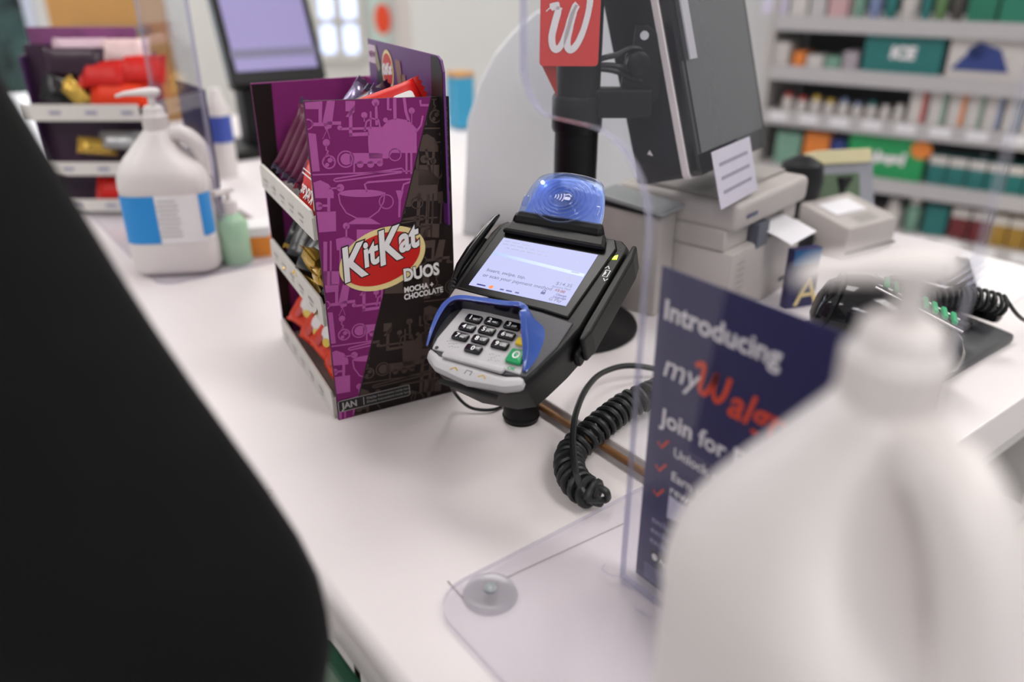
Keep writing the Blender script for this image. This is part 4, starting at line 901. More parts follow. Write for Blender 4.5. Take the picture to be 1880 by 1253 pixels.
# ------------------------------------------------------------------ printers
ex1 = hdir(42); ey1 = hdir(-48)
C0 = onz(1330, 597, ZS); w1 = (onpl(1452, 545, C0, -ey1) - C0).dot(ex1)
h1 = atd(1345, 378, C0.dot(hdir(0))).z - ZS
MPt = frame(lift(C0), ex1, ey1, (0, 0, 1)); d1 = .165
t = thing('receipt_printer', 'beige receipt printer with white paper coming out, behind the navy sign', 'printer', MPt)
def bevbox(b, x0, y0, z0, x1, y1, z1): return b.box(((x0 + x1) / 2, (y0 + y1) / 2, (z0 + z1) / 2), (x1 - x0, y1 - y0, z1 - z0))
bevbox(B(), 0, 0, 0, w1, d1, h1 * .60).obj('lower_body', BEIGE, t, bevel=.006, smooth=True)
bevbox(B(), 0, .012, h1 * .60, w1 * .30, d1, h1 * .78).obj('slot_side', BEIGE, t, bevel=.003); bevbox(B(), w1 * .80, .012, h1 * .60, w1, d1, h1 * .78).obj('slot_side', BEIGE, t, bevel=.003)
bevbox(B(), w1 * .25, .05, h1 * .58, w1 * .85, d1, h1 * .78).obj('slot_mouth', DARK, t)
bevbox(B(), 0, 0, h1 * .77, w1, d1, h1).obj('top_cover', BEIGE, t, bevel=.008, seg=3, smooth=True)
bevbox(B(), w1 * .05, .03, h1, w1 * .95, d1 - .02, h1 + .005).obj('lid', BEIGED, t, bevel=.002)
bevbox(B(), w1 * .30, -.001, h1 * .55, w1 * .45, .012, h1 * .76).obj('slot_slider', mat('slate_plastic', rgb(84, 88, 100), .5), t, bevel=.001)
pts = [(0, .04, h1 * .69), (0, .01, h1 * .685), (0, -.014, h1 * .645), (0, -.034, h1 * .60)]
pa_ = B(); pa_.loft([[(w1 * .42, y, z), (w1 * .80, y, z), (w1 * .80, y, z - .0006), (w1 * .42, y, z - .0006)] for _, y, z in pts]).obj('paper_strip', PAPER, t)
Mf = frame((0, -.0004, 0), (1, 0, 0), (0, 0, 1))
Print().poly(rrect(w1 * .14, .005, .001, 2, w1 * .18, h1 * .88)).obj('maker_badge', mat('badge_blue', rgb(70, 72, 104), .4), t, Mf, .0006)
Print().poly(rrect(w1 * .16, .005, .001, 2, w1 * .80, h1 * .12)).obj('lower_badge', BLACKP, t, Mf, .0006)
p = Print(); [p.poly(rrect(w1 * .1, .0016, .0004, 1, w1 * .12, h1 * (.5 - .055 * k))) for k in range(6)]; p.obj('side_print', BEIGED, t, Mf, .0006)
# check reader: low vented block at the printer's left rear, with a grey tray on top
Q0 = MPt @ Vector((-.004, .075, 0)); MQ = frame(Q0, ey1, -ex1, (0, 0, 1))
t = thing('vented_printer', 'beige slotted printer block with a grey tray on top, beside the black pole', 'printer', MQ)
bevbox(B(), 0, .0, 0, .10, .036, h1 * .86).obj('body', BEIGE, t, bevel=.005, smooth=True)
for k in range(6): bevbox(B(), .03, -.001, h1 * (.25 + .09 * k), .08, .004, h1 * (.28 + .09 * k)).obj('vent_slot', BEIGED, t)
B().box((.05, .026, h1 * .92), (.10, .05, .006), Matrix.Rotation(R(-4), 4, 'Y')).obj('tray', mat('grey_tray', rgb(150, 154, 156), .35), t, bevel=.002)
bevbox(B(), .01, .006, h1 * .84, .09, .034, h1 * .905).obj('tray_gap', DARK, t)
# second printer, further right
ex2, ey2 = hdir(58), hdir(-32)
C2 = onz(1547, 484, ZS); w2 = (onpl(1640, 445, C2, -ey2) - C2).dot(ex2); d2 = max(.09, (onpl(1474, 450, C2, -ex2) - C2).dot(ey2)); h2 = atd(1549, 421, C2.dot(hdir(0))).z - ZS
t = thing('label_printer', 'low beige printer with a sloping lid, right of the receipt printer', 'printer', frame(lift(C2), ex2, ey2, (0, 0, 1)))
pr_ = [(0, 0), (w2, 0), (w2, d2), (0, d2)]
B().loft([[(0, 0, 0), (w2, 0, 0), (w2, d2, 0), (0, d2, 0)], [(0, 0, h2), (w2, 0, h2), (w2, d2, h2 * 1.35), (0, d2, h2 * 1.35)]]).obj('body', BEIGE, t, bevel=.004, smooth=True)
B().box((w2 / 2, -.002, h2 * .25), (w2 * .96, .004, .005)).obj('base_gap', DARK, t)
Mtp = frame((0, 0, h2), (1, 0, 0), (0, d2, h2 * .35))
L2 = math.hypot(d2, h2 * .35)
B().box((w2 * .45, L2 * .6, .001), (w2 * .6, L2 * .4, .0012), M=Mtp).obj('paper_slip', PAPER, t)
p = Print(); [p.poly(rrect(w2 * .4, .004, .001, 2, w2 * .5, L2 * (.12 + .08 * k))) for k in range(3)]; p.obj('lid_grooves', BEIGED, t, Mtp, .0008)
# price display with a green screen
Mc = frame(lift(atd(1552, 382, 1.26)), hdir(78), (Vector((0, 0, 1)) * math.cos(R(20)) + hdir(-12) * math.sin(R(20))).normalized())
t = thing('customer_display', 'small grey display with a dull green screen behind the beige printers', 'display', Mc)
B().prism(rrect(.105, .115, .006, 3, .0, .035), -.03, 0).obj('housing', mat('grey_display', rgb(150, 152, 158), .5), t, bevel=.003)
B().prism(rrect(.075, .06, .003, 3, -.012, .025), 0, .002).obj('screen', mat('green_lcd', rgb(92, 112, 84), .3), t)
B().prism(rrect(.10, .022, .004, 3, -.004, .082), -.03, .006).obj('top_cap', mat('cream_cap', rgb(214, 204, 160), .5), t, bevel=.002)
zz0 = (CT + ZS)
B().box((0, 0, 0), (.04, .04, .08), Matrix.Translation(Vector((Mc.translation.x, Mc.translation.y, zz0 + .04)) + hdir(-12) * .03)).obj('stand', BLACKM, t, world=True)
# dark phone handset behind
q = lift(atd(1474, 300, 1.20)); t = thing('desk_phone', 'black handset shape behind the receipt printer', 'phone', Matrix.Translation(Vector((q.x, q.y, CT + ZS))))
hq = q.z - CT - ZS
B().lathe([(.05, 0), (.045, hq * .3), (.03, hq * .5), (.034, hq * .8), (.03, hq), (.012, hq + .01)], 20).obj('handset', BLACK, t, smooth=True)
B().box((-.02, .0, .015), (.16, .12, .03)).obj('base', BLACK, t, bevel=.006)
# navy carton with a cream A
NB = onz(1462, 566, ZS); t = thing('navy_card_stand', 'small navy card with a cyan top and a cream letter A beside the receipt printer', 'card', frame(lift(NB), hdir(70), hdir(-20), (0, 0, 1)))
hN = atd(1466, 458, NB.dot(hdir(0))).z - ZS
B().box((0.004, .006, hN / 2), (.042, .012, hN)).obj('card', NAVY, t, bevel=.001)
Mn_ = frame((.004, 0, 0), (1, 0, 0), (0, 0, 1))
Print().poly(rrect(.040, hN * .26, .001, 2, 0, hN * .86)).obj('cyan_band', mat('cyan_print', rgb(24, 96, 150), .5), t, Mn_, .0005)
Print().text('A', .008, .004, .055, .0003, align='CENTER').obj('letter', CREAM, t, Mn_, .0007)

# ------------------------------------------------------------------ keyboard, scanner, papers
KU = .304
k0 = onz(1862, 612, ZS + .012); KV1 = k0.x; KV0 = .74; KDp = .15
t = thing('keyboard', 'black keyboard with a card swipe bar on the service worktop', 'keyboard', Matrix.Translation((KV0, KU, CT + ZS)))
KWd = KV1 - KV0
B().loft([[(0, 0, 0), (KWd, 0, 0), (KWd, KDp, 0), (0, KDp, 0)], [(0, 0, .012), (KWd, 0, .012), (KWd, KDp, .026), (0, KDp, .026)]]).obj('case', mat('charcoal_case', rgb(40, 43, 48), .4), t, bevel=.004, smooth=True)
KC = mat('black_keycap', rgb(16, 17, 19), .3)
kme = None; nk = 0
for r_ in range(5):
    for c_ in range(16):
        x = .012 + c_ * .0172; y = .040 + r_ * .0172
        if x > KWd - .020: continue
        z = .012 + .014 * y / KDp + .0035
        if kme is None:
            ko = B().loft([[(a * .0078, b * .0078, 0) for a, b in ((-1, -1), (1, -1), (1, 1), (-1, 1))], [(a * .006, b * .006, .006) for a, b in ((-1, -1), (1, -1), (1, 1), (-1, 1))]]).obj('key', KC, t, bevel=.001); kme = ko.data
        else:
            ko = bpy.data.objects.new('key', kme); COL.objects.link(ko); ko.parent = t
        ko.location = (x, y, z)
B().box((KWd - .004, KDp * .58, .030), (.018, KDp * .92, .022)).obj('swipe_bar', BLACKG, t, bevel=.006, smooth=True)
# coiled scanner cord over the keyboard
ctr2 = [lift(onz(1700, 556, .07)), lift(onz(1745, 548, .07)), lift(onz(1790, 548, .075)), lift(onz(1838, 560, .07))]
cp2 = spline(ctr2, 30); hel = []; T2 = 13
for k in range(T2 * 14 + 1):
    f_ = k / (T2 * 14) * (len(cp2) - 1); i_ = min(int(f_), len(cp2) - 2); c = cp2[i_].lerp(cp2[i_ + 1], f_ - i_); a = 2 * math.pi * T2 * k / (T2 * 14)
    hel.append(c + Vector((0, 0, 1)) * .011 * math.cos(a) + h0 * .011 * math.sin(a))
o = thing('scanner_cord', 'black coiled cord lying across the back of the keyboard', 'cord', Matrix.Translation(ctr2[0]))
B().tube(hel, .0022, 7).obj('coil', RUBBER, o, smooth=True, world=True)
B().tube(spline([hel[-1], lift(onz(1875, 585, .05)), lift(onz(1920, 600, .014))], 6), .0022, 7).obj('lead', RUBBER, o, smooth=True, world=True)
# barcode scanner
SC = lift(onz(1612, 598, .076)); sx_ = hdir(112)
Msn = frame(SC, sx_, Vector((0, 0, 1)).cross(sx_).normalized(), (0, 0, 1)) @ Matrix.Rotation(R(14), 4, 'Y') @ Matrix.Scale(1.12, 4)
t = thing('barcode_scanner', 'glossy black barcode scanner with a green ribbed window, behind the near jug', 'scanner', Msn)
rg = []
for (x, w, zt, zb_) in ((-.058, .012, .010, -.012), (-.054, .026, .024, -.022), (-.044, .034, .034, -.026), (-.025, .038, .040, -.028), (.0, .038, .040, -.028), (.03, .034, .034, -.026), (.05, .028, .026, -.023), (.066, .020, .016, -.020), (.074, .010, .006, -.014)):
    rg.append([(x, w * math.cos(a), ((zt - zb_) / 2) * math.sin(a) + (zt + zb_) / 2) for a in [2 * math.pi * k / 20 for k in range(20)]])
B().loft(rg).obj('body', BLACKG, t, smooth='all')
sm = B().loft([[(x, w * math.cos(a), z * math.sin(a) + .006) for a in [2 * math.pi * k / 20 for k in range(20)]] for x, w, z in ((-.047, .0345, .0312), (-.0445, .0358, .0328))], cap=False); sm.obj('nose_seam', BLACKM, t)
GRL = mat('green_window', rgb(40, 150, 96), .3, emit=.25)
for k in range(8): B().box((-.012 + .009 * k, .0, .0405 - .0012 * k), (.0045, .022, .004), Matrix.Rotation(R(2), 4, 'Y')).obj('green_rib', GRL, t, bevel=.001)
for y in (-.017, .017): B().tube([(-.02, y, .0385), (.06, y * .8, .026)], .0012, 6).obj('silver_line', SILV, t, smooth=True)
# papers
for k, (x, y, rz) in enumerate(((1812, 508, 4), (1700, 500, 30))):
    q = lift(onz(x, y, ZS)); o = thing('paper_sheet', ['white sheet of paper at the back edge of the worktop, right of the keyboard cord', 'white sheet of paper behind the pump of the near jug'][k], 'paper', yawed(q, rz))
    B().box((0, 0, .001), (.16, .12, .0008)).obj('sheet', PAPER, o)
    p = Print(); [p.poly(rrect(.12, .002, .0005, 1, 0, .04 - .012 * j)) for j in range(6)]; p.obj('printed_lines', mat('pale_blue_ink', rgb(184, 188, 208), .6), o, z=.0016)

# ------------------------------------------------------------------ medicine shelves
MSI = MS.inverted(); MSn = Vector(MS.col[2][:3]); MSP = Vector((MS.translation.x, MS.translation.y, 0))
def sp(x, y): q = MSI @ lift(onpl(x, y, MSP, MSn)); return q.x, q.y
SX0, SX1 = sp(1405, 200)[0], sp(2150, 200)[0]
lev = [sp(1660, y)[1] for y in (36, 136, 226, 334, 428, 520)]       # top surfaces of the shelf boards
lev_s = [sp(1400, 62)[1]]
G = thing('shelf_unit', 'long grey gondola of medicine shelves behind the service worktop', 'shelves', MS @ Matrix.Translation(((SX0 + SX1) / 2, -CT, -.15)))
SHM = mat('shelf_enamel', rgb(182, 176, 172), .5, var=.03); STRIP = mat('price_strip', rgb(186, 182, 182), .4, var=.03)
gi = Matrix.Translation((-(SX0 + SX1) / 2, CT, .15))
W_ = SX1 - SX0; cxg = (SX0 + SX1) / 2
for i, z in enumerate(lev):
    s_ = B().box((cxg, z - .012, -.18), (W_, .024, .36)).obj('shelf_board', SHM, G, M=gi); B().box((cxg, z - .021, .004), (W_, .046, .008)).obj('price_rail', STRIP, G, M=gi)
    if i in (2, 4):
        for k in range(16): B().box((SX0 + .05 + .098 * k, z - .016, .0095), (.058, .026, .002)).obj('price_tag', PAPER, G, M=gi)
B().box((cxg, -.1, -.38), (W_, 1.7, .02)).obj('back_panel', mat('shaded_shelf_back', rgb(34, 34, 34), .8), G, M=gi)  # panel coloured dark to give the shade in the gaps between shelves
B().box((SX0 - .012, -.1, -.19), (.02, 1.7, .37)).obj('end_panel', SHM, G, M=gi)
B().box((cxg, -.90, -.19), (W_, .1, .36)).obj('plinth', BLACKM, G, M=gi)
def sitem(x0, x1, yt, li, m, name, label, cat, group=None, dep=.09, kind='box', cap=None, back=.02, stripe=None, txt=None):
    yb = {0: 36, 1: 136, 2: 226, 3: 334, 4: 428, 5: 520}[li]
    a = sp(x0, yb)[0]; b = sp(x1, yb)[0]; z0 = lev[li]; c = (a + b) / 2
    P = MSP + Vector(MS.col[0][:3]) * c; z1 = sp((x0 + x1) / 2, yt)[1]
    # measured height at this place along the shelf
    hgt = max(.03, min([.17, lev[0] - lev[1] - .035, lev[1] - lev[2] - .03, lev[2] - lev[3] - .035, lev[3] - lev[4] - .03, lev[4] - lev[5] - .03][li], z1 - sp((x0 + x1) / 2, yb + ((x0 + x1) / 2 - 1660) * .11)[1])); w = b - a
    t = thing(name, label, cat, MS @ Matrix.Translation((c, z0 + .0005, -back)), group)
    if kind == 'box':
        B().box((0, hgt / 2, -dep / 2), (w * .96, hgt, dep)).obj('carton', m, t, bevel=.001)
        if stripe: B().box((w * .34, hgt / 2, .0005), (w * .22, hgt * .96, .001)).obj('stripe', stripe, t)
        if cap: B().box((0, hgt * .84, .0005), (w * .955, hgt * .3, .001)).obj('top_band', cap, t)
        if txt: Print().text(txt, 0, hgt * .36, hgt * .4, .003, .1, align='CENTER').obj('lettering', WHITEP, t, z=.002)
    else:
        r = w * .46
        B().lathe([(r * .9, 0), (r, hgt * .03), (r, hgt * .68), (r * .6, hgt * .76)], 14, M=Matrix.Rotation(R(-90), 4, 'X') @ Matrix.Translation((0, r, 0))).obj('bottle_body', m, t, smooth=True)
        B().lathe([(r * .66, hgt * .74), (r * .66, hgt * .98), (r * .5, hgt)], 14, M=Matrix.Rotation(R(-90), 4, 'X') @ Matrix.Translation((0, r, 0))).obj('cap', cap or PAPER, t, smooth=True)
    return t
def col(n, r, g, b): return mat(n, rgb(r, g, b), .5, var=.08, scale=40)
TEAL = col('teal_pack', 28, 112, 108); WPK = col('white_pack', 206, 200, 194); GPK = col('green_pack', 26, 150, 84); OPK = col('orange_pack', 226, 130, 50); BPK = col('blue_pack', 42, 62, 128); MPK = col('maroon_pack', 108, 30, 34); GDP = col('gold_pack', 158, 122, 48); YPK = col('yellow_pack', 214, 178, 60); RPK = col('red_pack', 188, 56, 48); GRP = col('grey_green_pack', 120, 150, 132); SGP = col('sage_pack', 120, 160, 140); LBP = col('slate_blue_pack', 120, 134, 170); AMP = col('amber_pack', 224, 170, 30)
# white cartons with a coloured stripe on the third shelf
for k, (x, st, nm) in enumerate(((1660, RPK, 'red'), (1697, SGP, 'sage'), (1733, OPK, 'orange'), (1767, GRP, 'grey-green'), (1801, LBP, 'slate blue'), (1838, col('steel_pack', 90, 124, 150), 'steel blue'), (1874, col('aqua_pack', 100, 150, 160), 'aqua'), (1910, GRP, 'pale green'))):
    sitem(x, x + 33, 160 + (x - 1660) * .06, 2, WPK, 'medicine_carton', 'white medicine carton with a %s stripe, %s in the white carton row' % (nm, ORD[k]), 'carton', 'white cartons', stripe=st)
cols = [(RPK, 'red'), (RPK, 'red'), (YPK, 'yellow'), (YPK, 'yellow'), (LBP, 'slate blue'), (LBP, 'slate blue'), (TEAL, 'teal'), (WPK, 'white'), (WPK, 'white')]
for k in range(9):
    x = 1424 + 26 * k; c_, nm = cols[k]
    sitem(x, x + 22, 170 + (k % 2) * 4 + 3 * k, 2, WPK, 'pill_bottle', 'white bottle with a %s cap, %s from the left in its row' % (nm, ORD[k]), 'bottle', 'small bottles', kind='bottle', cap=c_)
# second shelf: big teal and white boxes
t = sitem(1575, 1725, 52, 1, TEAL, 'medicine_box', 'wide teal box with pale lettering on the second shelf', 'box', txt='ICE', back=.012)
t = sitem(1730, 1900, 36, 1, WPK, 'medicine_box', 'wide white box with a blue picture on the second shelf', 'box', back=.012)
Print().poly([(-.10, .02), (-.04, .10), (.02, .08), (.05, .02)]).poly(ell(-.04, .07, .025, .02, 16)).obj('blue_picture', BPK, t, z=.002)
for k, (x0, x1, yt, m, nm) in enumerate(((1392, 1440, 68, WPK, 'tall white'), (1448, 1470, 88, OPK, 'orange topped'), (1474, 1504, 96, WPK, 'short white'), (1508, 1536, 100, SGP, 'sage'), (1540, 1568, 92, col('mauve_grey_pack', 170, 160, 166), 'mauve grey'))):
    sitem(x0, x1, yt, 1, m, 'medicine_carton', '%s carton at the left of the second shelf' % nm, 'carton')
# top shelf
for k, (x0, x1, yt, m, nm, kd) in enumerate(((1392, 1440, -30, col('lilac_white_pack', 214, 208, 226), 'lilac white', 'box'), (1444, 1476, -40, WPK, 'white', 'box'), (1480, 1510, -40, col('pale_grey_pack', 190, 186, 186), 'pale grey', 'box'), (1514, 1550, -44, col('rose_pack', 198, 160, 160), 'rose', 'box'), (1556, 1582, -50, SGP, 'sage green', 'bottle'), (1586, 1612, -50, LBP, 'slate', 'bottle'), (1616, 1640, -50, TEAL, 'teal', 'bottle'), (1644, 1680, -60, WPK, 'white', 'bottle'), (1684, 1704, -60, TEAL, 'deep teal', 'bottle'), (1708, 1732, -50, col('moss_pack', 96, 130, 80), 'moss green', 'bottle'), (1738, 1764, -50, col('umber_pack', 70, 66, 58), 'dark brown', 'bottle'), (1770, 1826, -60, col('emerald_pack', 24, 116, 88), 'emerald', 'box'), (1830, 1890, -60, col('emerald_pack2', 30, 124, 96), 'green', 'box'))):
    sitem(x0, x1, yt, 0, m, 'medicine_pack', '%s pack on the top shelf, %s from the left' % (nm, ORD[k]), 'pack', 'top shelf packs', kind=kd, cap=m if kd == 'bottle' else None)
# fourth shelf
t = sitem(1542, 1690, 252, 3, GPK, 'medicine_box', 'bright green box with white lettering behind the green display', 'box', txt='Nasal', back=.012)
Print().poly(ell(.10, .10, .03, .028, 18)).obj('orange_spot', OPK, t, z=.002)
sitem(1512, 1538, 262, 3, BPK, 'medicine_carton', 'narrow blue carton left of the bright green box', 'carton'); sitem(1462, 1508, 250, 3, OPK, 'medicine_carton', 'tan orange carton left of the blue carton', 'carton')
sitem(1410, 1456, 250, 3, SGP, 'medicine_carton', 'sage carton at the left end of the fourth shelf', 'carton')
for k in range(7):
    x = 1696 + 37 * k; sitem(x, x + 35, 286 + 4 * k, 3, TEAL, 'medicine_carton', 'teal carton with a white top, %s right of the bright green box' % ORD[k], 'carton', 'teal and white cartons', cap=WPK)
# fifth shelf
sitem(1650, 1682, 362, 4, SGP, 'pill_bottle', 'sage bottle with a white cap on the fifth shelf', 'bottle', kind='bottle', cap=WPK); sitem(1610, 1646, 372, 4, WPK, 'pill_bottle', 'white bottle left of the sage bottle on the fifth shelf', 'bottle', kind='bottle', cap=WPK)
sitem(1688, 1732, 378, 4, TEAL, 'medicine_carton', 'dark teal carton between the sage bottle and the maroon packs', 'carton')
for k in range(2): sitem(1738 + 38 * k, 1773 + 38 * k, 378 + 3 * k, 4, MPK, 'medicine_carton', 'maroon carton with a white top on the fifth shelf, %s of two' % ORD[k], 'carton', 'maroon cartons', cap=WPK)
for k in range(4): sitem(1814 + 36 * k, 1848 + 36 * k, 388 + 4 * k, 4, GDP, 'medicine_carton', 'gold carton with a white top on the fifth shelf, %s from the maroon packs' % ORD[k], 'carton', 'gold cartons', cap=WPK)
for k in range(4): sitem(1786 + 40 * k, 1824 + 40 * k, 468 + 6 * k, 5, [AMP, OPK][k % 2], 'medicine_carton', '%s carton on the bottom shelf, %s from the left' % (['amber', 'orange'][k % 2], ORD[k]), 'carton')

# ------------------------------------------------------------------ far left: guard, sign, candy rack, bottles, monitor
LV = .345
ufar = onx(256, 20, LV).y
guard('sneeze_guard', 'clear acrylic guard behind the far jug', [(1.135, .003), (1.135, .62), (ufar, .62), (ufar, .003)], LV)
t = thing('guard_base_plate', 'clear acrylic base plate under the far jug', 'base plate', Matrix.Translation(lift((.3, 1.3, 0))))
g0 = onz(300, 522, .004); pl = [(.235, 1.70), (.235, g0.y + .03)] + arc(.265, g0.y + .03, .03, 180, 270)[1:] + [(.43, g0.y), (.43, 1.70)]
n = len(pl); vs_ = [(x, y, CT + .005 - z) for z in (0, .0045) for x, y in pl]
B().add(vs_, [tuple(range(n)), tuple(range(2 * n - 1, n - 1, -1))]).obj('sheet', PLATE, t, world=True)
B().add(vs_, [(i, (i + 1) % n, (i + 1) % n + n, i + n) for i in range(n)]).obj('edge', PEDGE, t, world=True)
navy_poster('navy sign behind the far guard, mostly hidden by the far jug', 1.16, 1.29, .006, .247, LV + .009, False)
# small pump bottle with green gel, orange pack, white carton, blue capped bottle
q = lift(onz(437, 482)); t = thing('gel_bottle', 'small pump bottle of pale green gel right of the far jug', 'bottle', yawed(q, 20))
B().lathe([(.02, 0), (.022, .004), (.022, .062), (.014, .074), (.009, .078)], 24).obj('bottle', mat('green_gel', rgb(164, 200, 170), .25), t, smooth=True)
B().lathe([(.011, .076), (.011, .094), (.004, .096), (.004, .108)], 18).obj('pump', JUG, t, smooth=True); B().box((-.008, 0, .110), (.034, .012, .008)).obj('pump_head', JUG, t, bevel=.002)
q = lift(onz(470, 472)); t = thing('tissue_pack', 'orange and white pack on the ledge left of the candy display', 'pack', yawed(q, -25))
B().box((0, .02, .016), (.05, .05, .032)).obj('orange_side', mat('orange_card', rgb(230, 140, 44), .5), t, bevel=.002); B().box((0, .02, .040), (.05, .05, .016)).obj('white_top', PAPER, t, bevel=.002)
q = lift(onz(404, 340, .0)); q = lift(atd(396, 178, 1.60)); t = thing('blue_label_bottle', 'white bottle with a blue label on the far worktop near the monitor', 'bottle', Matrix.Translation((q.x, q.y, CT + ZS)))
hb_ = q.z - CT - ZS
B().lathe([(.021, 0), (.022, .006), (.022, hb_ * .85), (.013, hb_), (.010, hb_ + .016)], 20).obj('bottle', JUG, t, smooth=True); B().lathe([(.0225, hb_ * .45), (.0225, hb_ * .78)], 20, cap=False).obj('blue_label', mat('deep_blue_label', rgb(60, 82, 170), .5), t, smooth=True)
# background candy rack facing the camera
RD = 1.36; RKD = .06
rp_ = lift(atd(168, 430, RD)); rx = lambda x, y: (MRk.inverted() @ lift(atd(x, y, RD)))
MRk = frame(Vector((rp_.x, rp_.y, CT + ZS)), h90, h0, (0, 0, 1))
t = thing('candy_rack', 'white tiered candy rack in the background behind the far jug', 'candy rack', MRk)
x0, x1 = rx(60, 300).x, rx(276, 300).x; ztop = rx(200, 88).z
B().box(((x0 + x1) / 2, RKD, ztop * .5), (x1 - x0, .004, ztop)).obj('back_panel', mat('dark_violet_card', rgb(52, 24, 52), .5), t)
B().box((x1, .07, ztop * .47), (.004, RKD, ztop * .94)).obj('side_panel', mat('violet_side_card', rgb(66, 34, 78), .5), t); B().box((x0, .07, ztop * .47), (.004, RKD, ztop * .94)).obj('side_panel', MATS['violet_side_card'], t)
B().box(((x0 + x1) / 2, RKD + .004, ztop + .012), ((x1 - x0) * .9, .003, .03)).obj('header_card', mat('mauve_header', rgb(134, 70, 122), .5, var=.5, scale=25), t)
for i, (ya, yb) in enumerate(((192, 222), (298, 322), (366, 388))):
    za, zb2 = rx(180, ya).z, rx(180, yb).z
    B().box(((x0 + x1) / 2, .0, (za + zb2) / 2), (x1 - x0 - .004, .003, za - zb2)).obj('tier_lip', CARDW, t); B().box(((x0 + x1) / 2, RKD / 2, zb2 + .002), (x1 - x0 - .006, RKD - .002, .003)).obj('tier_floor', CARDW, t)
    for k in range(3): Print().poly(rrect(.02, .006, .002, 2, x0 + .06 + .06 * k, (za + zb2) / 2)).obj('price_print', mat('grey_lilac_ink', rgb(150, 148, 170), .6), t, frame((0, 0, 0), (1, 0, 0), (0, 0, 1)), .002)
def rk(px, py, L_, W, T_, m, nm, lb, rot=(60, 0, 0), dy=.05):
    q = rx(px, py); return wrapper(L_, W, T_, m, nm, lb, None, MRk @ Matrix.Translation((q.x, dy * .4 + .008, q.z)) @ euler(*rot), m)
rk(178, 140, .075, .05, .02, REDF, 'wrapped_candy', 'red bag at the top left of the background rack'); rk(245, 132, .07, .05, .02, REDF, 'wrapped_candy', 'red bag at the top right of the background rack', dy=.06)
rk(212, 178, .085, .04, .02, ORANGE, 'wrapped_candy', 'orange red bag lying above the upper white lip of the background rack', (70, 0, 0), .02)
rk(110, 172, .06, .045, .02, BLKF, 'wrapped_candy', 'dark bag at the left above the upper white lip', (70, 20, 20), .03); rk(135, 178, .05, .03, .018, GOLD, 'wrapped_candy', 'brown gold bag beside the dark bag on the background rack', (70, 50, 0), .02)
rk(120, 120, .11, .05, .02, PLUMD, 'wrapped_candy', 'long dark plum pack at the upper left of the background rack', (80, 0, 0), .07)
rk(172, 272, .05, .03, .02, GOLD, 'wrapped_candy', 'gold twist wrapped candy on the middle tier of the background rack', (50, 10, 20), .015); rk(215, 262, .07, .035, .02, mat('grey_foil', rgb(150, 150, 152), .3, metal=.5, var=.3, scale=40), 'wrapped_candy', 'grey foil candy beside the gold one on the background rack', (50, 0, 0), .03)
rk(205, 352, .06, .045, .02, REDF, 'wrapped_candy', 'red bag on the lowest tier of the background rack', (60, 0, 0), .03); rk(235, 360, .06, .04, .02, SILVF, 'wrapped_candy', 'silver bag on the lowest tier of the background rack', (60, 0, 0), .05)
rk(120, 95, .08, .035, .02, mat('pink_foil', rgb(206, 176, 190), .35, var=.1), 'wrapped_candy', 'pale pink pack on top of the background rack', (70, 0, 0), .10); rk(205, 98, .07, .04, .02, mat('rose_white_foil', rgb(216, 186, 186), .35, var=.25, scale=40), 'wrapped_candy', 'white and red pack on top of the background rack', (60, 0, 10), .10)
# far monitor
mdir = hdir(58); mnn = hdir(148); tl = R(26)
up2 = (Vector((0, 0, 1)) * math.cos(tl) - mnn * math.sin(tl)).normalized(); F0 = atd(434, 148, 1.75); nn2 = mdir.cross(up2)
MF = frame(lift(F0), mdir, up2)
wF = (MF.inverted() @ lift(onpl(596, 150, F0, nn2))).x
t = thing('far_monitor', 'black monitor with a lilac screen at the far checkout', 'monitor', MF)
B().prism(rrect(wF + .02, .30, .01, 4, wF / 2, .14), -.04, -.004).obj('housing', BLACK, t, bevel=.004)
B().box((wF / 2, .15, -.003), (wF - .012, .262, .004)).obj('screen', mat('lilac_screen', rgb(160, 148, 200), .3, emit=.6, glow=True, var=.03), t)
Print().poly(rrect(wF * .98, .02, .002, 2, wF / 2, .055)).obj('screen_bar', mat('grey_lilac_screen', rgb(128, 122, 152), .3, emit=.55, glow=True), t, z=-.0006)
Print().poly(rrect(wF * .98, .02, .002, 2, wF / 2, .27)).obj('screen_header', MATS['grey_lilac_screen'], t, z=-.0006)
st_ = MF @ Vector((wF * .35, .05, -.06))
B().box((0, 0, 0), (.10, .05, st_.z - CT - ZS), Matrix.Translation((st_.x, st_.y, (st_.z + CT + ZS) / 2))).obj('stand', BLACKM, t, world=True, bevel=.004)
B().box((st_.x, st_.y, CT + ZS + .01), (.2, .16, .02)).obj('stand_foot', BLACKM, t, world=True, bevel=.004)
# small things seen right of the candy display
q = lift(atd(846, 190, 2.1)); t = thing('blue_carton', 'bright blue carton far behind the candy display', 'carton', Matrix.Translation((q.x, q.y, CT + ZS)))
B().box((0, 0, (q.z - CT) / 2 + .03), (.05, .05, q.z - CT + .05)).obj('carton', mat('bright_blue_card', rgb(52, 150, 190), .5), t, bevel=.002)
B().box((0, 0, (q.z - CT) + .06), (.05, .05, .012)).obj('tan_lid', TAN, t)

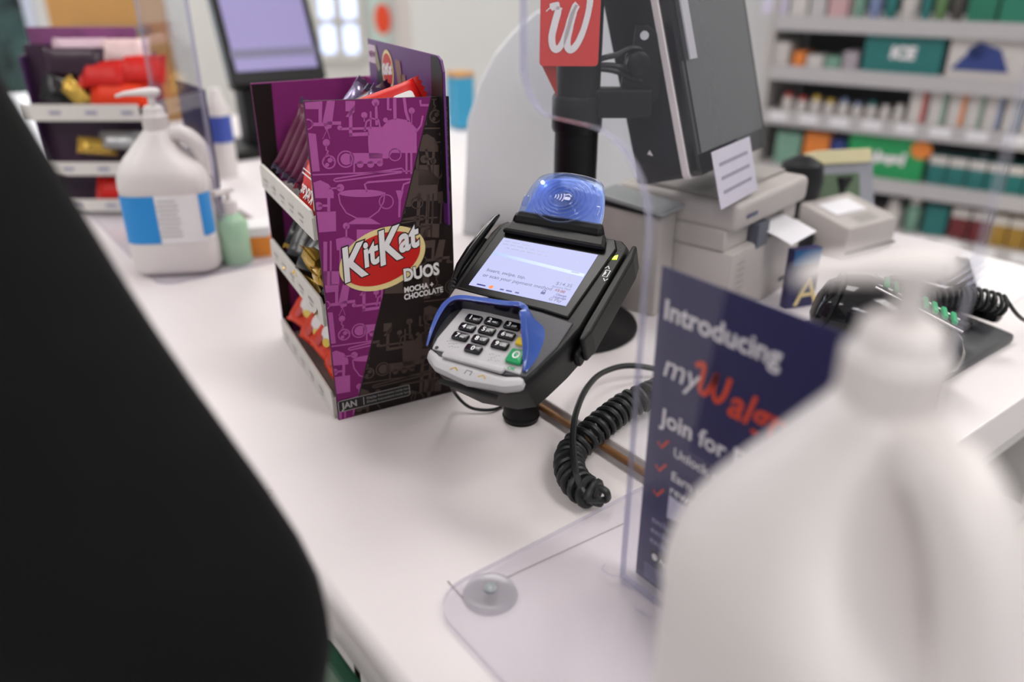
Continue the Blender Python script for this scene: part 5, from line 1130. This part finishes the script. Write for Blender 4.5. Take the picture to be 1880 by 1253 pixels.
# ------------------------------------------------------------------ customer in black at the left edge
def skin(name, m, pts, edges, rad, parent, sub=2):
    me = bpy.data.meshes.new(name); me.from_pydata(pts, edges, []); o = bpy.data.objects.new(name, me); COL.objects.link(o)
    sk = o.modifiers.new('s', 'SKIN'); sk.use_smooth_shade = True; sk.branch_smoothing = .6
    ss = o.modifiers.new('u', 'SUBSURF'); ss.levels = sub; ss.render_levels = sub
    for i, r in enumerate(rad): me.skin_vertices[0].data[i].radius = (r, r) if not isinstance(r, tuple) else r
    me.skin_vertices[0].data[0].use_root = True
    dg = bpy.context.evaluated_depsgraph_get(); nm = bpy.data.meshes.new_from_object(o.evaluated_get(dg)); bpy.data.objects.remove(o)
    nm.materials.clear(); nm.materials.append(m); nm.name = name
    for p_ in nm.polygons: p_.use_smooth = True
    o = bpy.data.objects.new(name, nm); COL.objects.link(o); o.parent = parent; o.matrix_parent_inverse = parent.matrix_basis.inverted()
    return o
PX, PY = -.205, .50          # facing away along the counter (+y), right arm beside the ledge, hands in the pockets
PR = thing('person', 'person in a black coat seen from behind at the left edge of the counter', 'person', Matrix.Translation((PX, PY, 0)))
pts = [(PX, PY, .92), (PX, PY - .01, 1.08), (PX, PY - .02, 1.22), (PX, PY - .01, 1.36), (PX, PY, 1.47), (PX, PY + .02, 1.53),
       (PX + .10, PY - .02, 1.40), (PX + .168, PY - .04, 1.372), (PX + .192, PY - .085, 1.26), (PX + .217, PY - .15, 1.165), (PX + .262, PY - .225, 1.07), (PX + .252, PY - .17, 1.015), (PX + .17, PY - .01, .99),
       (PX - .10, PY - .02, 1.40), (PX - .19, PY - .03, 1.35), (PX - .23, PY - .08, 1.22), (PX - .25, PY - .14, 1.10), (PX - .22, PY - .06, 1.04), (PX - .17, PY + .04, .99),
       (PX + .10, PY, .84), (PX + .11, PY + .01, .50), (PX + .11, PY - .03, .12), (PX + .11, PY - .03, .06), (PX + .12, PY + .11, .045),
       (PX - .10, PY, .84), (PX - .11, PY + .01, .50), (PX - .11, PY - .03, .12), (PX - .11, PY - .03, .06), (PX - .12, PY + .11, .045)]
eds = [(0, 1), (1, 2), (2, 3), (3, 4), (4, 5), (3, 6), (6, 7), (7, 8), (8, 9), (9, 10), (10, 11), (11, 12), (3, 13), (13, 14), (14, 15), (15, 16), (16, 17), (17, 18), (0, 19), (19, 20), (20, 21), (21, 22), (22, 23), (0, 24), (24, 25), (25, 26), (26, 27), (27, 28)]
rad = [.16, .15, .155, .14, .075, .06, .085, .078, .074, .072, .068, .062, .055, .085, .08, .074, .07, .062, .055, .10, .065, .048, .045, .035, .10, .065, .048, .045, .035]
skin('body', CLOTH, pts, eds, rad, PR)
SKIN = mat('skin', rgb(196, 150, 126), .5, var=.04); HAIR = mat('dark_hair', rgb(26, 22, 20), .6, var=.3, scale=90)
hc_ = Vector((0, 0, 1.635))     # head built facing +x, then turned to +y
MHd = Matrix.Translation((PX, PY + .05, 0)) @ Matrix.Rotation(R(90), 4, 'Z')
hr = []
for k in range(13):
    e = -math.pi / 2 + math.pi * k / 12; z = math.sin(e) * .118; r = math.cos(e)
    hr.append([(hc_.x + (.092 if math.cos(a) > 0 else .096) * r * math.cos(a) + (.012 if (z < -.02 and math.cos(a) > .3) else 0), hc_.y + .074 * r * math.sin(a), hc_.z + z) for a in [2 * math.pi * j / 20 for j in range(20)]])
hd_ = B().loft(hr).obj('head', SKIN, PR, smooth='all', world=True, M=MHd)
hr2 = [[(hc_.x - .012 + .098 * math.cos(e) * math.cos(a), hc_.y + .082 * math.cos(e) * math.sin(a), hc_.z + .022 + .112 * math.sin(e)) for a in [2 * math.pi * j / 20 for j in range(20)]] for e in [R(-10 + 12.4 * k) for k in range(9)]]
B().loft(hr2).obj('hair', HAIR, PR, smooth='all', world=True, M=MHd)
def sub_(b, nm, m): return b.obj(nm, m, hd_, smooth='all', M=MHd)
sub_(B().loft([[(hc_.x + .088 + d, hc_.y + w * math.cos(a), hc_.z + z + .006 * math.sin(a)) for a in [2 * math.pi * j / 8 for j in range(8)]] for d, w, z in ((0, .006, .02), (.014, .010, -.008), (.020, .013, -.020), (.004, .012, -.030))]), 'nose', SKIN)
for s_ in (-1, 1):
    sub_(B().lathe([(.002, -.011), (.010, -.005), (.010, .005), (.002, .011)], 12, (hc_.x + .080, hc_.y + s_ * .032, hc_.z + .012)), 'eye', PAPER)
    sub_(B().loft([[(hc_.x + .0 + .018 * math.cos(a) * f, hc_.y + s_ * (.074 + d), hc_.z + .03 * math.sin(a) * f - .005) for a in [2 * math.pi * j / 12 for j in range(12)]] for f, d in ((.7, -.004), (1, .004), (.8, .012))]), 'ear', SKIN)
sub_(B().box((hc_.x + .092, hc_.y, hc_.z - .055), (.012, .042, .010)), 'mouth', mat('lip', rgb(160, 92, 86), .5))
